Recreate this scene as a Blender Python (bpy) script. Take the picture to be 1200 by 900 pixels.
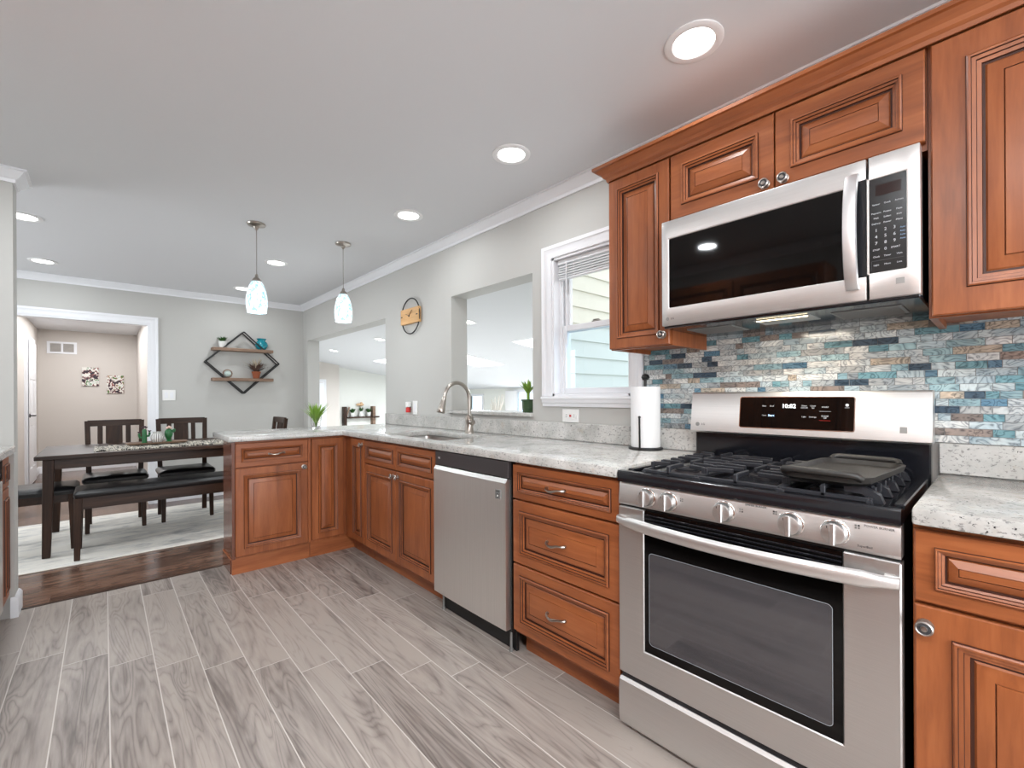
import bpy, bmesh, math, random
from mathutils import Vector, Matrix
random.seed(7)
for o in list(bpy.data.objects): bpy.data.objects.remove(o)
SC = bpy.context.scene
COL = SC.collection
R = math.radians
PI = math.pi

# ------------------------------------------------------------------ camera
CAM_H = 1.165
YAW = math.atan2(478.0, 525.0)
cd = bpy.data.cameras.new('camera'); cam = bpy.data.objects.new('camera', cd); COL.objects.link(cam)
cd.sensor_width = 36.0; cd.lens = 525.0/1200*36; cd.shift_y = 14.5/1200; cd.clip_start = .02
cam.matrix_world = Matrix.Translation((0, 0, CAM_H)) @ Matrix.Rotation(-YAW, 4, 'Z') @ Matrix.Rotation(R(90), 4, 'X') @ Matrix.Rotation(R(-.28), 4, 'Z')
SC.camera = cam

# ------------------------------------------------------------------ exposure, world, daylight and fill lights
SC.view_settings.view_transform = 'Standard'
try: SC.view_settings.look = 'None'
except Exception: pass
SC.view_settings.exposure = 0.06
SC.view_settings.gamma = 1.0
SC.view_settings.use_curve_mapping = False
W = bpy.data.worlds.new('sky'); SC.world = W; W.use_nodes = True
bg = W.node_tree.nodes['Background']
bg.inputs[0].default_value = (.86, .92, 1.0, 1); bg.inputs[1].default_value = 2.6

CANW = 4.0         # watts of a recessed lamp over the counters
FILL_NEAR = 42.0    # watts of each unseen fill fixture added beside and behind the camera
CAN_DINE = 4.0
CEIL = 2.385
def area(name, loc, rot, sx, sy, w, color=(1, 1, 1), shape='RECTANGLE', spread=None):
    l = bpy.data.lights.new(name, 'AREA'); l.shape = shape; l.size = sx; l.size_y = sy; l.energy = w; l.color = color
    if spread: l.spread = spread
    o = bpy.data.objects.new(name, l); COL.objects.link(o); o.location = loc; o.rotation_euler = rot
    return o
area('fill_back_window', (.35, -2.35, 1.15), (R(90), 0, 0), 2.2, 2.0, 60, (.93, .97, 1))  # fill light at a back opening added out of view
area('fill_dining_window', (-2.9, 5.0, 1.35), (R(90), 0, R(-90)), 2.0, 1.7, 55, (.93, .97, 1))  # fill light at a dining room opening added out of view
for i, yy in enumerate((4.15, 6.52, 8.48)):
    area('daylight_skylight', (4.775, yy, 1.72), (0, 0, 0), 1.0, .7, 78, (.90, .95, 1))
area('daylight_family_window', (7.85, 8.3, .6), (R(90), 0, R(90)), 1.6, 1.0, 16, (.95, .98, 1))
area('hall_fill', (-.17, 8.3, 2.23), (0, 0, 0), .8, 2.6, 36, (.97, .98, 1))  # broad panel under the hall ceiling, added to brighten the hall

# ------------------------------------------------------------------ helpers
def lin(c):
    c = c/255.0
    return c/12.92 if c <= .04045 else ((c+.055)/1.055)**2.4
def C(r, g, b): return (lin(r), lin(g), lin(b), 1)

class MB:
    """collects shapes; build() links them as ONE mesh object"""
    def __init__(s): s.bm = bmesh.new(); s.mats = []
    def mi(s, m):
        if m is None: return 0
        if m not in s.mats: s.mats.append(m)
        return s.mats.index(m)
    def face(s, vs, m=None):
        try:
            f = s.bm.faces.new(vs); f.material_index = s.mi(m); return f
        except ValueError: return None
    def poly(s, pts, m=None): return s.face([s.bm.verts.new(p) for p in pts], m)
    def box(s, x0, x1, y0, y1, z0, z1, m=None, bev=0, M=None, seg=1):
        b2 = bmesh.new() if bev else s.bm
        P = [(x0,y0,z0),(x1,y0,z0),(x1,y1,z0),(x0,y1,z0),(x0,y0,z1),(x1,y0,z1),(x1,y1,z1),(x0,y1,z1)]
        F = [(0,3,2,1),(4,5,6,7),(0,1,5,4),(1,2,6,5),(2,3,7,6),(3,0,4,7)]
        v = [b2.verts.new(p) for p in P]
        fs = [b2.faces.new([v[i] for i in f]) for f in F]
        if bev:
            bmesh.ops.bevel(b2, geom=list(b2.edges), offset=bev, segments=seg, affect='EDGES', profile=.5)
            s.merge(b2, m, M)
        else:
            k = s.mi(m)
            for f in fs: f.material_index = k
            if M is not None:
                for q in v: q.co = M @ q.co
    def merge(s, b2, m=None, M=None):
        k = s.mi(m); mp = {}
        for v in b2.verts: mp[v] = s.bm.verts.new(M @ v.co if M is not None else v.co)
        for f in b2.faces:
            try:
                g = s.bm.faces.new([mp[v] for v in f.verts]); g.material_index = k
            except ValueError: pass
        b2.free()
    def lathe(s, prof, M=None, n=24, m=None, cap=True):
        M = M if M is not None else Matrix.Identity(4)
        rings = []
        for (r, z) in prof:
            if r < 1e-6: rings.append([s.bm.verts.new(M @ Vector((0, 0, z)))])
            else: rings.append([s.bm.verts.new(M @ Vector((r*math.cos(2*PI*i/n), r*math.sin(2*PI*i/n), z))) for i in range(n)])
        for a, b in zip(rings, rings[1:]):
            for i in range(n):
                j = (i+1) % n
                if len(a) == 1 and len(b) == 1: continue
                if len(a) == 1: s.face([a[0], b[j], b[i]][::-1], m) if 0 else s.face([a[0], b[i], b[j]], m)
                elif len(b) == 1: s.face([a[i], a[j], b[0]], m)
                else: s.face([a[i], a[j], b[j], b[i]], m)
        if cap:
            if len(rings[0]) > 1: s.face(rings[0][::-1], m)
            if len(rings[-1]) > 1: s.face(rings[-1], m)
    def cyl(s, p, r, h, ax='z', n=24, m=None, r2=None):
        s.lathe([(r, 0), (r if r2 is None else r2, h)], Matrix.Translation(p) @ AX[ax], n, m)
    def tube(s, path, r, n=8, m=None, closed=False, ry=None, cap=True):
        path = [Vector(p) for p in path]; N = len(path)
        rings = []; up = None
        for i, p in enumerate(path):
            if closed: d = path[(i+1) % N]-path[i-1]
            else: d = path[min(i+1, N-1)]-path[max(i-1, 0)]
            d.normalize()
            if up is None:
                up = Vector((0, 0, 1)) if abs(d.z) < .9 else Vector((1, 0, 0))
            a = d.cross(up)
            if a.length < 1e-5: a = d.orthogonal()
            a.normalize(); b = a.cross(d).normalized(); up = b
            rr = r[i] if isinstance(r, (list, tuple)) else r
            r2 = rr if ry is None else ry
            rings.append([s.bm.verts.new(p + a*math.cos(2*PI*k/n)*rr + b*math.sin(2*PI*k/n)*r2) for k in range(n)])
        L = list(zip(rings, rings[1:])) + ([(rings[-1], rings[0])] if closed else [])
        for A, B in L:
            for k in range(n): s.face([A[k], A[(k+1) % n], B[(k+1) % n], B[k]][::-1], m)
        if cap and not closed:
            s.face(rings[0], m); s.face(rings[-1][::-1], m)
    def bar(s, a, b, w, h, m=None, bev=0, taper=1.0):
        """rectangular bar from a to b, w across, h in the other direction"""
        a = Vector(a); b = Vector(b); d = (b-a); L = d.length; d.normalize()
        up = Vector((0, 0, 1)) if abs(d.z) < .9 else Vector((0, 1, 0))
        x = d.cross(up).normalized(); y = x.cross(d).normalized()
        b2 = bmesh.new(); V = []
        for t, p in ((1, a), (taper, b)):
            for sx, sy in ((-1,-1),(1,-1),(1,1),(-1,1)): V.append(b2.verts.new(p + x*sx*w/2*t + y*sy*h/2*t))
        for f in ((3,2,1,0),(4,5,6,7),(0,1,5,4),(1,2,6,5),(2,3,7,6),(3,0,4,7)): b2.faces.new([V[i] for i in f])
        if bev: bmesh.ops.bevel(b2, geom=list(b2.edges), offset=bev, segments=1, affect='EDGES')
        s.merge(b2, m)
    def prism(s, pts, d, m=None):
        """extrude a 3D polygon by vector d"""
        d = Vector(d); a = [s.bm.verts.new(p) for p in pts]; b = [s.bm.verts.new(Vector(p)+d) for p in pts]
        s.face(a[::-1], m); s.face(b, m); n = len(a)
        for i in range(n): s.face([a[i], a[(i+1) % n], b[(i+1) % n], b[i]], m)
    def sweep(s, path, prof, m=None, side=1, closed_prof=True):
        """prof = [(offset, z)] swept along an XY polyline with mitred corners; offset goes to the right (side=1) of travel"""
        P = [Vector((p[0], p[1])) for p in path]; rings = []
        for i, p in enumerate(P):
            ds = []
            if i > 0: ds.append((P[i]-P[i-1]).normalized())
            if i < len(P)-1: ds.append((P[i+1]-P[i]).normalized())
            ns = [Vector((d.y, -d.x))*side for d in ds]
            if len(ns) == 2:
                n = (ns[0]+ns[1]); n.normalize(); k = 1/max(.3, n.dot(ns[0]))
            else: n = ns[0]; k = 1
            rings.append([s.bm.verts.new((p.x+n.x*o*k, p.y+n.y*o*k, z)) for o, z in prof])
        q = len(prof)
        for A, B in zip(rings, rings[1:]):
            for k in range(q if closed_prof else q-1):
                s.face([A[k], A[(k+1) % q], B[(k+1) % q], B[k]], m)
        if closed_prof:
            s.face(rings[0], m); s.face(rings[-1][::-1], m)
    def build(s, name, mat=None, parent=None, loc=None, smooth=40, bev=0, seg=1, rotz=None, recalc=True):
        if recalc: bmesh.ops.recalc_face_normals(s.bm, faces=list(s.bm.faces))
        if bev:
            es = [e for e in s.bm.edges if len(e.link_faces) == 2 and e.calc_face_angle(0) > R(40)]
            bmesh.ops.bevel(s.bm, geom=es, offset=bev, segments=seg, affect='EDGES', profile=.5)
        me = bpy.data.meshes.new(name); s.bm.to_mesh(me); s.bm.free()
        ms = s.mats if s.mats else [mat]
        for m in ms: me.materials.append(m if m is not None else mat)
        if smooth:
            me.shade_smooth(); me.set_sharp_from_angle(angle=R(smooth))
        o = bpy.data.objects.new(name, me); COL.objects.link(o)
        if parent is not None: o.parent = parent
        if loc is not None: o.location = loc
        if rotz is not None: o.rotation_euler = (0, 0, rotz)
        return o
AX = {'z': Matrix.Identity(4), '-z': Matrix.Rotation(PI, 4, 'X'), 'y': Matrix.Rotation(-PI/2, 4, 'X'), '-y': Matrix.Rotation(PI/2, 4, 'X'),
      'x': Matrix.Rotation(PI/2, 4, 'Y'), '-x': Matrix.Rotation(-PI/2, 4, 'Y')}
T = Matrix.Translation

def thing(name, label, cat, loc=(0, 0, 0), rotz=0, group=None):
    o = bpy.data.objects.new(name, None); COL.objects.link(o); o.empty_display_size = .1
    o.location = loc; o.rotation_euler = (0, 0, rotz); return tag(o, label, cat, group)
def tag(o, label, cat, group=None):
    o['label'] = label; o['category'] = cat
    if group: o['group'] = group
    return o
def struct(o): o['kind'] = 'structure'; return o
def dup(o, loc, rotz=None, label=None):
    c = o.copy(); COL.objects.link(c); c.location = loc
    if rotz is not None: c.rotation_euler = (0, 0, rotz)
    if label: c['label'] = label
    for ch in list(o.children):
        d = ch.copy(); COL.objects.link(d); d.parent = c
        for g in list(ch.children):
            e = g.copy(); COL.objects.link(e); e.parent = d
    return c
def text_into(mb, s, size, M, m, depth=.0004):
    cu = bpy.data.curves.new('lettering', 'FONT'); cu.body = s; cu.size = size; cu.extrude = depth; cu.align_x = 'CENTER'; cu.align_y = 'CENTER'
    cu.resolution_u = 2
    o = bpy.data.objects.new('lettering', cu); COL.objects.link(o)
    dg = bpy.context.evaluated_depsgraph_get(); me = bpy.data.meshes.new_from_object(o.evaluated_get(dg))
    b2 = bmesh.new(); b2.from_mesh(me); mb.merge(b2, m, M)
    bpy.data.objects.remove(o); bpy.data.curves.remove(cu); bpy.data.meshes.remove(me)
TF = Matrix.Rotation(PI/2, 4, 'X')     # text reads from the -y side
def grid_solid(us, vs, keep, w0, w1, fn, mb, m=None):
    """solid slab made of kept grid cells, only outer faces"""
    V = {}
    def vv(i, j, w):
        k = (i, j, w)
        if k not in V: V[k] = mb.bm.verts.new(fn(us[i], vs[j], w))
        return V[k]
    K = lambda i, j: 0 <= i < len(us)-1 and 0 <= j < len(vs)-1 and keep((us[i]+us[i+1])/2, (vs[j]+vs[j+1])/2)
    for i in range(len(us)-1):
        for j in range(len(vs)-1):
            if not K(i, j): continue
            mb.face([vv(i,j,w0), vv(i,j+1,w0), vv(i+1,j+1,w0), vv(i+1,j,w0)], m)
            mb.face([vv(i,j,w1), vv(i+1,j,w1), vv(i+1,j+1,w1), vv(i,j+1,w1)], m)
            if not K(i-1, j): mb.face([vv(i,j,w0), vv(i,j,w1), vv(i,j+1,w1), vv(i,j+1,w0)], m)
            if not K(i+1, j): mb.face([vv(i+1,j,w0), vv(i+1,j+1,w0), vv(i+1,j+1,w1), vv(i+1,j,w1)], m)
            if not K(i, j-1): mb.face([vv(i,j,w0), vv(i+1,j,w0), vv(i+1,j,w1), vv(i,j,w1)], m)
            if not K(i, j+1): mb.face([vv(i,j+1,w0), vv(i,j+1,w1), vv(i+1,j+1,w1), vv(i+1,j+1,w0)], m)
def wall(name, axis, w0, w1, u0, u1, z0, z1, m, holes=()):
    us = sorted({u0, u1, *[h[0] for h in holes], *[h[1] for h in holes]}); vs = sorted({z0, z1, *[h[2] for h in holes], *[h[3] for h in holes]})
    keep = lambda u, v: not any(h[0] < u < h[1] and h[2] < v < h[3] for h in holes)
    fn = (lambda u, v, w: (w, u, v)) if axis == 'x' else (lambda u, v, w: (u, w, v))
    mb = MB(); grid_solid(us, vs, keep, w0, w1, fn, mb); return struct(mb.build(name, m, smooth=0))
# ------------------------------------------------------------------ materials
def nt(name):
    m = bpy.data.materials.new(name); m.use_nodes = True
    n = m.node_tree.nodes; l = m.node_tree.links
    return m, n, l, n['Principled BSDF']
def plain(name, col, rough=.5, metal=0, spec=.5, bump=0, bscale=200, coat=0):
    m, n, l, p = nt(name)
    p.inputs['Base Color'].default_value = col; p.inputs['Roughness'].default_value = rough; p.inputs['Metallic'].default_value = metal
    p.inputs['Specular IOR Level'].default_value = spec; p.inputs['Coat Weight'].default_value = coat; p.inputs['Coat Roughness'].default_value = .1
    if bump:
        tc = n.new('ShaderNodeTexCoord'); t = n.new('ShaderNodeTexNoise'); t.inputs['Scale'].default_value = bscale
        l.new(tc.outputs['Object'], t.inputs['Vector'])
        b = n.new('ShaderNodeBump'); b.inputs['Strength'].default_value = bump; b.inputs['Distance'].default_value = .002
        l.new(t.outputs['Fac'], b.inputs['Height']); l.new(b.outputs['Normal'], p.inputs['Normal'])
    return m
def emit(name, col, strength):
    m, n, l, p = nt(name); p.inputs['Base Color'].default_value = (.8, .8, .8, 1)
    p.inputs['Emission Color'].default_value = col; p.inputs['Emission Strength'].default_value = strength; return m
def ramp(n, stops, interp='LINEAR'):
    r = n.new('ShaderNodeValToRGB'); e = r.color_ramp.elements; r.color_ramp.interpolation = interp
    e[0].position = stops[0][0]; e[0].color = stops[0][1]; e[1].position = stops[-1][0]; e[1].color = stops[-1][1]
    for p, c in stops[1:-1]:
        q = e.new(p); q.color = c
    return r
def noise(n, l, vec, scale, detail=3, rough=.5, dist=0):
    t = n.new('ShaderNodeTexNoise'); t.inputs['Scale'].default_value = scale; t.inputs['Detail'].default_value = detail
    t.inputs['Roughness'].default_value = rough; t.inputs['Distortion'].default_value = dist
    if vec is not None: l.new(vec, t.inputs['Vector'])
    return t
def mapping(n, l, src, scale=(1, 1, 1), loc=(0, 0, 0)):
    mp = n.new('ShaderNodeMapping'); mp.inputs['Scale'].default_value = scale; mp.inputs['Location'].default_value = loc
    l.new(src, mp.inputs['Vector']); return mp.outputs['Vector']
def mix(n, l, fac, a, b, mode='MIX'):
    x = n.new('ShaderNodeMix'); x.data_type = 'RGBA'; x.blend_type = mode
    for k, v in ((0, fac), (6, a), (7, b)):
        if hasattr(v, 'is_linked') or isinstance(v, bpy.types.NodeSocket): l.new(v, x.inputs[k])
        else: x.inputs[k].default_value = v
    return x.outputs[2]
def math_(n, l, op, a, b=None):
    x = n.new('ShaderNodeMath'); x.operation = op
    for k, v in ((0, a), (1, b)):
        if v is None: continue
        if isinstance(v, bpy.types.NodeSocket): l.new(v, x.inputs[k])
        else: x.inputs[k].default_value = v
    return x.outputs[0]
def bump(n, l, p, h, strength=.2, dist=.002):
    b = n.new('ShaderNodeBump'); b.inputs['Strength'].default_value = strength; b.inputs['Distance'].default_value = dist
    l.new(h, b.inputs['Height']); l.new(b.outputs['Normal'], p.inputs['Normal'])

def wood(name, dark, mid, light, along='z', rough=.40, stretch=14, coat=.12, spec=.5):
    m, n, l, p = nt(name)
    tc = n.new('ShaderNodeTexCoord'); oi = n.new('ShaderNodeObjectInfo')
    ad = n.new('ShaderNodeVectorMath'); ad.operation = 'ADD'
    sc = n.new('ShaderNodeVectorMath'); sc.operation = 'SCALE'; sc.inputs['Scale'].default_value = 13
    cx = n.new('ShaderNodeCombineXYZ'); l.new(oi.outputs['Random'], cx.inputs[0]); l.new(oi.outputs['Random'], cx.inputs[2])
    l.new(cx.outputs[0], sc.inputs[0]); l.new(tc.outputs['Object'], ad.inputs[0]); l.new(sc.outputs[0], ad.inputs[1])
    s = {'x': (1, stretch, stretch), 'y': (stretch, 1, stretch), 'z': (stretch, stretch, 1)}[along]
    v = mapping(n, l, ad.outputs[0], s)
    t1 = noise(n, l, v, 1.6, 4, .55, .6); t2 = noise(n, l, v, 9, 3, .6, .2)
    f = math_(n, l, 'ADD', math_(n, l, 'MULTIPLY', t1.outputs['Fac'], .7), math_(n, l, 'MULTIPLY', t2.outputs['Fac'], .3))
    r = ramp(n, [(.32, dark), (.5, mid), (.68, light)]); l.new(f, r.inputs['Fac'])
    big = noise(n, l, ad.outputs[0], 2.2, 2); br = ramp(n, [(.3, (.86, .86, .86, 1)), (.7, (1.08, 1.06, 1.05, 1))]); l.new(big.outputs['Fac'], br.inputs['Fac'])
    l.new(mix(n, l, 1.0, r.outputs['Color'], br.outputs['Color'], 'MULTIPLY'), p.inputs['Base Color'])
    p.inputs['Roughness'].default_value = rough; p.inputs['Coat Weight'].default_value = coat; p.inputs['Coat Roughness'].default_value = .25; p.inputs['Specular IOR Level'].default_value = spec
    return m
CAB = (C(124, 67, 34), C(151, 85, 46), C(171, 102, 59))
M_WV = wood('cherry_stained_maple_upright', *CAB, along='z', stretch=10)
M_WH = wood('cherry_stained_maple_across', *CAB, along='x', stretch=10)
M_WY = wood('cherry_stained_maple_moulding', *CAB, along='y', stretch=10)
M_GLAZE = plain('coffee_glaze', C(62, 28, 14), .5)
M_WIN = plain('cabinet_underside', C(120, 62, 34), .6)
ESP = (C(34, 21, 13), C(52, 34, 24), C(72, 49, 35))
M_ESV = wood('espresso_wood_upright', *ESP, along='z', rough=.48, coat=0, spec=.25)
M_ESX = wood('espresso_wood_across', *ESP, along='x', rough=.42, coat=.0, spec=.3)
M_ESY = wood('espresso_wood_deep', *ESP, along='y', rough=.48, coat=0, spec=.25)
M_RUST = wood('rustic_shelf_wood', C(100, 78, 62), C(135, 110, 92), C(165, 140, 120), along='x', rough=.7, coat=0)
M_BIRCH = wood('pale_clock_wood', C(188, 142, 92), C(206, 162, 108), C(222, 180, 128), along='x', rough=.5, coat=0)

def paint(name, col, rough=.6):
    m, n, l, p = nt(name); tc = n.new('ShaderNodeTexCoord')
    t = noise(n, l, tc.outputs['Object'], 260, 2); bump(n, l, p, t.outputs['Fac'], .06, .001)
    p.inputs['Base Color'].default_value = col; p.inputs['Roughness'].default_value = rough; return m
M_WALL = paint('greige_wall_paint', C(188, 187, 183))
M_HALL = paint('warm_hall_paint', C(206, 199, 192))
M_CREAM = paint('cream_family_paint', C(226, 227, 221))
M_CEIL = paint('white_ceiling_paint', C(218, 219, 221), .8)
M_TRIM = plain('white_trim_paint', C(232, 233, 236), .35)
M_WHITE = plain('white_plastic', C(235, 235, 233), .35)
M_PAPER = plain('paper_towel_paper', C(238, 239, 240), .9, bump=.5, bscale=120)
M_CANTRIM = plain('white_lamp_trim', C(235, 235, 235), .45)
M_CAN = emit('lit_lamp_lens', (1, .985, .96, 1), 9)
M_SKYL = emit('bright_skylight_pane', (.97, .99, 1, 1), 7)

def brushed(name, col, rough=.26, vert=False, b=.05):
    m, n, l, p = nt(name); tc = n.new('ShaderNodeTexCoord')
    v = mapping(n, l, tc.outputs['Object'], (900, 900, 4) if vert else (4, 4, 900))
    t = noise(n, l, v, 1, 2); r = ramp(n, [(.3, tuple(c*.94 for c in col[:3])+(1,)), (.7, tuple(min(1, c*1.04) for c in col[:3])+(1,))]); l.new(t.outputs['Fac'], r.inputs['Fac'])
    l.new(r.outputs['Color'], p.inputs['Base Color']); p.inputs['Metallic'].default_value = 1; p.inputs['Roughness'].default_value = rough
    bump(n, l, p, t.outputs['Fac'], b, .0005); return m
M_STEEL = brushed('brushed_stainless_steel', (.70, .69, .68, 1), .40)
M_STEELV = brushed('brushed_stainless_upright', (.80, .785, .765, 1), .38, True)
M_BRIGHT = plain('polished_steel', (.75, .74, .73, 1), .16, 1)
M_NICKEL = plain('brushed_nickel', (.42, .38, .34, 1), .28, 1)
M_PEWTER = plain('antique_pewter', (.50, .46, .43, 1), .3, 1)
M_SINK = plain('stainless_sink', (.55, .53, .51, 1), .28, 1)
M_BLACK = plain('black_enamel', C(22, 23, 28), .14, spec=.6)
M_BMATTE = plain('black_plastic', C(16, 16, 17), .45)
M_IRON = plain('cast_iron', C(44, 45, 50), .36, bump=.25, bscale=500)
M_IRONW = plain('worn_griddle_iron', C(44, 42, 40), .45, bump=.2, bscale=400)
M_BGLASS = plain('black_glass', C(9, 8, 8), .04, spec=.28)
M_OVENW = plain('oven_window_glass', C(52, 52, 57), .05, spec=1.0, coat=1.0)
M_OVENE = plain('oven_window_rim', C(150, 156, 162), .4)
M_WIRE = plain('black_wire', C(18, 17, 17), .5)
M_LEATHER = plain('black_leatherette', C(20, 20, 22), .33, spec=.6, bump=.1, bscale=150)
M_LEGEND = plain('pale_panel_print', C(200, 202, 206), .5)
M_LEGD = plain('dark_panel_print', C(60, 60, 62), .5)
M_LEGB = plain('pale_blue_panel_print', C(140, 170, 205), .5)
M_GREEN = plain('fresh_green_leaf', C(128, 165, 62), .5)
M_GREEN2 = plain('deep_green_leaf', C(52, 92, 40), .5)
M_DRY = plain('dried_brown_flowers', C(96, 72, 62), .8)
M_TERRA = plain('terracotta', C(150, 82, 52), .8)
M_TEAL = plain('teal_glaze', C(28, 128, 142), .15)
M_CACT = plain('cactus_green_glaze', C(30, 96, 52), .35)
M_CACTD = plain('dark_flower_glaze', C(60, 38, 52), .4)
M_PINK = plain('pale_pink_glaze', C(226, 190, 176), .4)
M_POT = plain('white_ceramic', C(226, 226, 222), .3)
M_POTG = plain('green_glazed_ceramic', C(62, 84, 58), .25)
M_RED = plain('red_gel', C(196, 40, 36), .3)
M_GREY = plain('grey_metal_filter', C(150, 150, 148), .5, .6)
M_DGREY = plain('dark_grey_steel', C(92, 88, 90), .35, .7)
M_CURT = plain('white_curtain', C(240, 240, 240), .8)
M_SCREEN_B = emit('blue_display_digits', (.25, .55, 1, 1), 2.2)
M_SCREEN = emit('white_display_digits', (.92, .96, 1, 1), 2.4)
M_WARM = emit('warm_cooktop_lamp', (1, .82, .5, 1), 5)

def glass(name, col=(1, 1, 1, 1), rough=0, alpha=None):
    m, n, l, p = nt(name)
    p.inputs['Base Color'].default_value = col; p.inputs['Transmission Weight'].default_value = 1; p.inputs['Roughness'].default_value = rough; p.inputs['IOR'].default_value = 1.45
    return m
def pane(name, tint):
    m = bpy.data.materials.new(name); m.use_nodes = True; n = m.node_tree.nodes; l = m.node_tree.links
    n.remove(n['Principled BSDF']); o = n['Material Output']
    t = n.new('ShaderNodeBsdfTransparent'); t.inputs[0].default_value = tint
    g = n.new('ShaderNodeBsdfGlossy'); g.inputs['Roughness'].default_value = .02
    f = n.new('ShaderNodeLayerWeight'); f.inputs[0].default_value = .5
    k = math_(n, l, 'ADD', math_(n, l, 'MULTIPLY', math_(n, l, 'POWER', f.outputs['Facing'], 4.0), .6), .04)
    x = n.new('ShaderNodeMixShader'); l.new(k, x.inputs[0]); l.new(t.outputs[0], x.inputs[1]); l.new(g.outputs[0], x.inputs[2]); l.new(x.outputs[0], o.inputs[0]); return m
M_PANE = pane('clear_window_glass', (.97, .97, .95, 1))
M_PANEB = pane('bluish_screened_glass', (.88, .945, .985, 1))
M_GLASS = glass('clear_glass')

def granite():
    m, n, l, p = nt('white_speckled_granite'); tc = n.new('ShaderNodeTexCoord'); v = tc.outputs['Object']
    a = noise(n, l, v, 7, 5, .62, .6); r1 = ramp(n, [(.34, C(176, 175, 171)), (.52, C(196, 195, 191)), (.66, C(210, 208, 204))]); l.new(a.outputs['Fac'], r1.inputs['Fac'])
    b = noise(n, l, mapping(n, l, v, (1, .6, 1)), 120, 4, .7, .4); r2 = ramp(n, [(.37, (0, 0, 0, 1)), (.44, (1, 1, 1, 1))]); l.new(b.outputs['Fac'], r2.inputs['Fac'])
    c1 = mix(n, l, r2.outputs['Color'], C(138, 137, 135), r1.outputs['Color'])
    d = noise(n, l, v, 105, 3, .6, .2); e = noise(n, l, v, 5, 2)
    dk = math_(n, l, 'ADD', d.outputs['Fac'], math_(n, l, 'MULTIPLY', e.outputs['Fac'], .28))
    r3 = ramp(n, [(.415, (1, 1, 1, 1)), (.445, (0, 0, 0, 1))]); l.new(dk, r3.inputs['Fac'])
    c2 = mix(n, l, r3.outputs['Color'], c1, C(58, 55, 58))
    w = noise(n, l, v, 22, 3, .6); r4 = ramp(n, [(.6, (0, 0, 0, 1)), (.74, (.5, .5, .5, 1))]); l.new(w.outputs['Fac'], r4.inputs['Fac'])
    c3 = mix(n, l, r4.outputs['Color'], c2, C(178, 164, 146))
    l.new(c3, p.inputs['Base Color']); p.inputs['Roughness'].default_value = .16; p.inputs['Coat Weight'].default_value = .15; return m
M_GRAN = granite()

def plank(name, stops, grout=False, sx=1.0, rough=.4, along='y', contrast=.5):
    """planks carry a per-face colour attribute 'tone' (r: tone, g,b: offsets)"""
    m, n, l, p = nt(name); tc = n.new('ShaderNodeTexCoord'); at = n.new('ShaderNodeAttribute'); at.attribute_name = 'tone'
    sp = n.new('ShaderNodeSeparateColor'); l.new(at.outputs['Color'], sp.inputs[0])
    off = n.new('ShaderNodeVectorMath'); off.operation = 'SCALE'; off.inputs['Scale'].default_value = 37; l.new(at.outputs['Color'], off.inputs[0])
    ad = n.new('ShaderNodeVectorMath'); ad.operation = 'ADD'; l.new(tc.outputs['Object'], ad.inputs[0]); l.new(off.outputs[0], ad.inputs[1])
    s = (9, 1, 9) if along == 'y' else (1, 9, 9)
    v = mapping(n, l, ad.outputs[0], s)
    a = noise(n, l, v, .8, 2, .5, .9)
    rings = math_(n, l, 'FRACT', math_(n, l, 'MULTIPLY', a.outputs['Fac'], 16.0))
    tri = math_(n, l, 'ABSOLUTE', math_(n, l, 'SUBTRACT', rings, .5))
    g = noise(n, l, mapping(n, l, ad.outputs[0], (60, 5, 60) if along == 'y' else (5, 60, 60)), 1.5, 3, .6)
    cl = noise(n, l, mapping(n, l, ad.outputs[0], (13, 1.3, 13) if along == 'y' else (1.3, 13, 13)), 1.0, 4, .6, .9)
    f = math_(n, l, 'ADD', math_(n, l, 'MULTIPLY', cl.outputs['Fac'], .78), math_(n, l, 'MULTIPLY', tri, .20*contrast*2))
    f = math_(n, l, 'ADD', f, math_(n, l, 'MULTIPLY', g.outputs['Fac'], .26))
    f = math_(n, l, 'ADD', f, math_(n, l, 'MULTIPLY', math_(n, l, 'SUBTRACT', sp.outputs[0], .5), .24))
    ln = math_(n, l, 'MULTIPLY', math_(n, l, 'POWER', math_(n, l, 'SUBTRACT', 1.0, math_(n, l, 'MULTIPLY', tri, 2.0)), 5.0), math_(n, l, 'MULTIPLY', cl.outputs['Fac'], .15))
    f = math_(n, l, 'SUBTRACT', math_(n, l, 'ADD', f, .03), ln)
    r = ramp(n, stops); l.new(f, r.inputs['Fac'])
    l.new(r.outputs['Color'], p.inputs['Base Color']); p.inputs['Roughness'].default_value = rough
    bump(n, l, p, g.outputs['Fac'], .12, .001); return m
M_TILEF = plank('grey_wood_look_tile', [(.28, C(92, 82, 77)), (.44, C(124, 114, 108)), (.56, C(148, 138, 131)), (.70, C(164, 154, 146))], rough=.38)
M_HARD = plank('dark_hardwood', [(.30, C(44, 30, 24)), (.46, C(78, 55, 44)), (.60, C(106, 79, 65)), (.78, C(128, 100, 84))], rough=.2, along='x')
M_GROUT = plain('pale_grout', C(204, 198, 192), .9)

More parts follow.
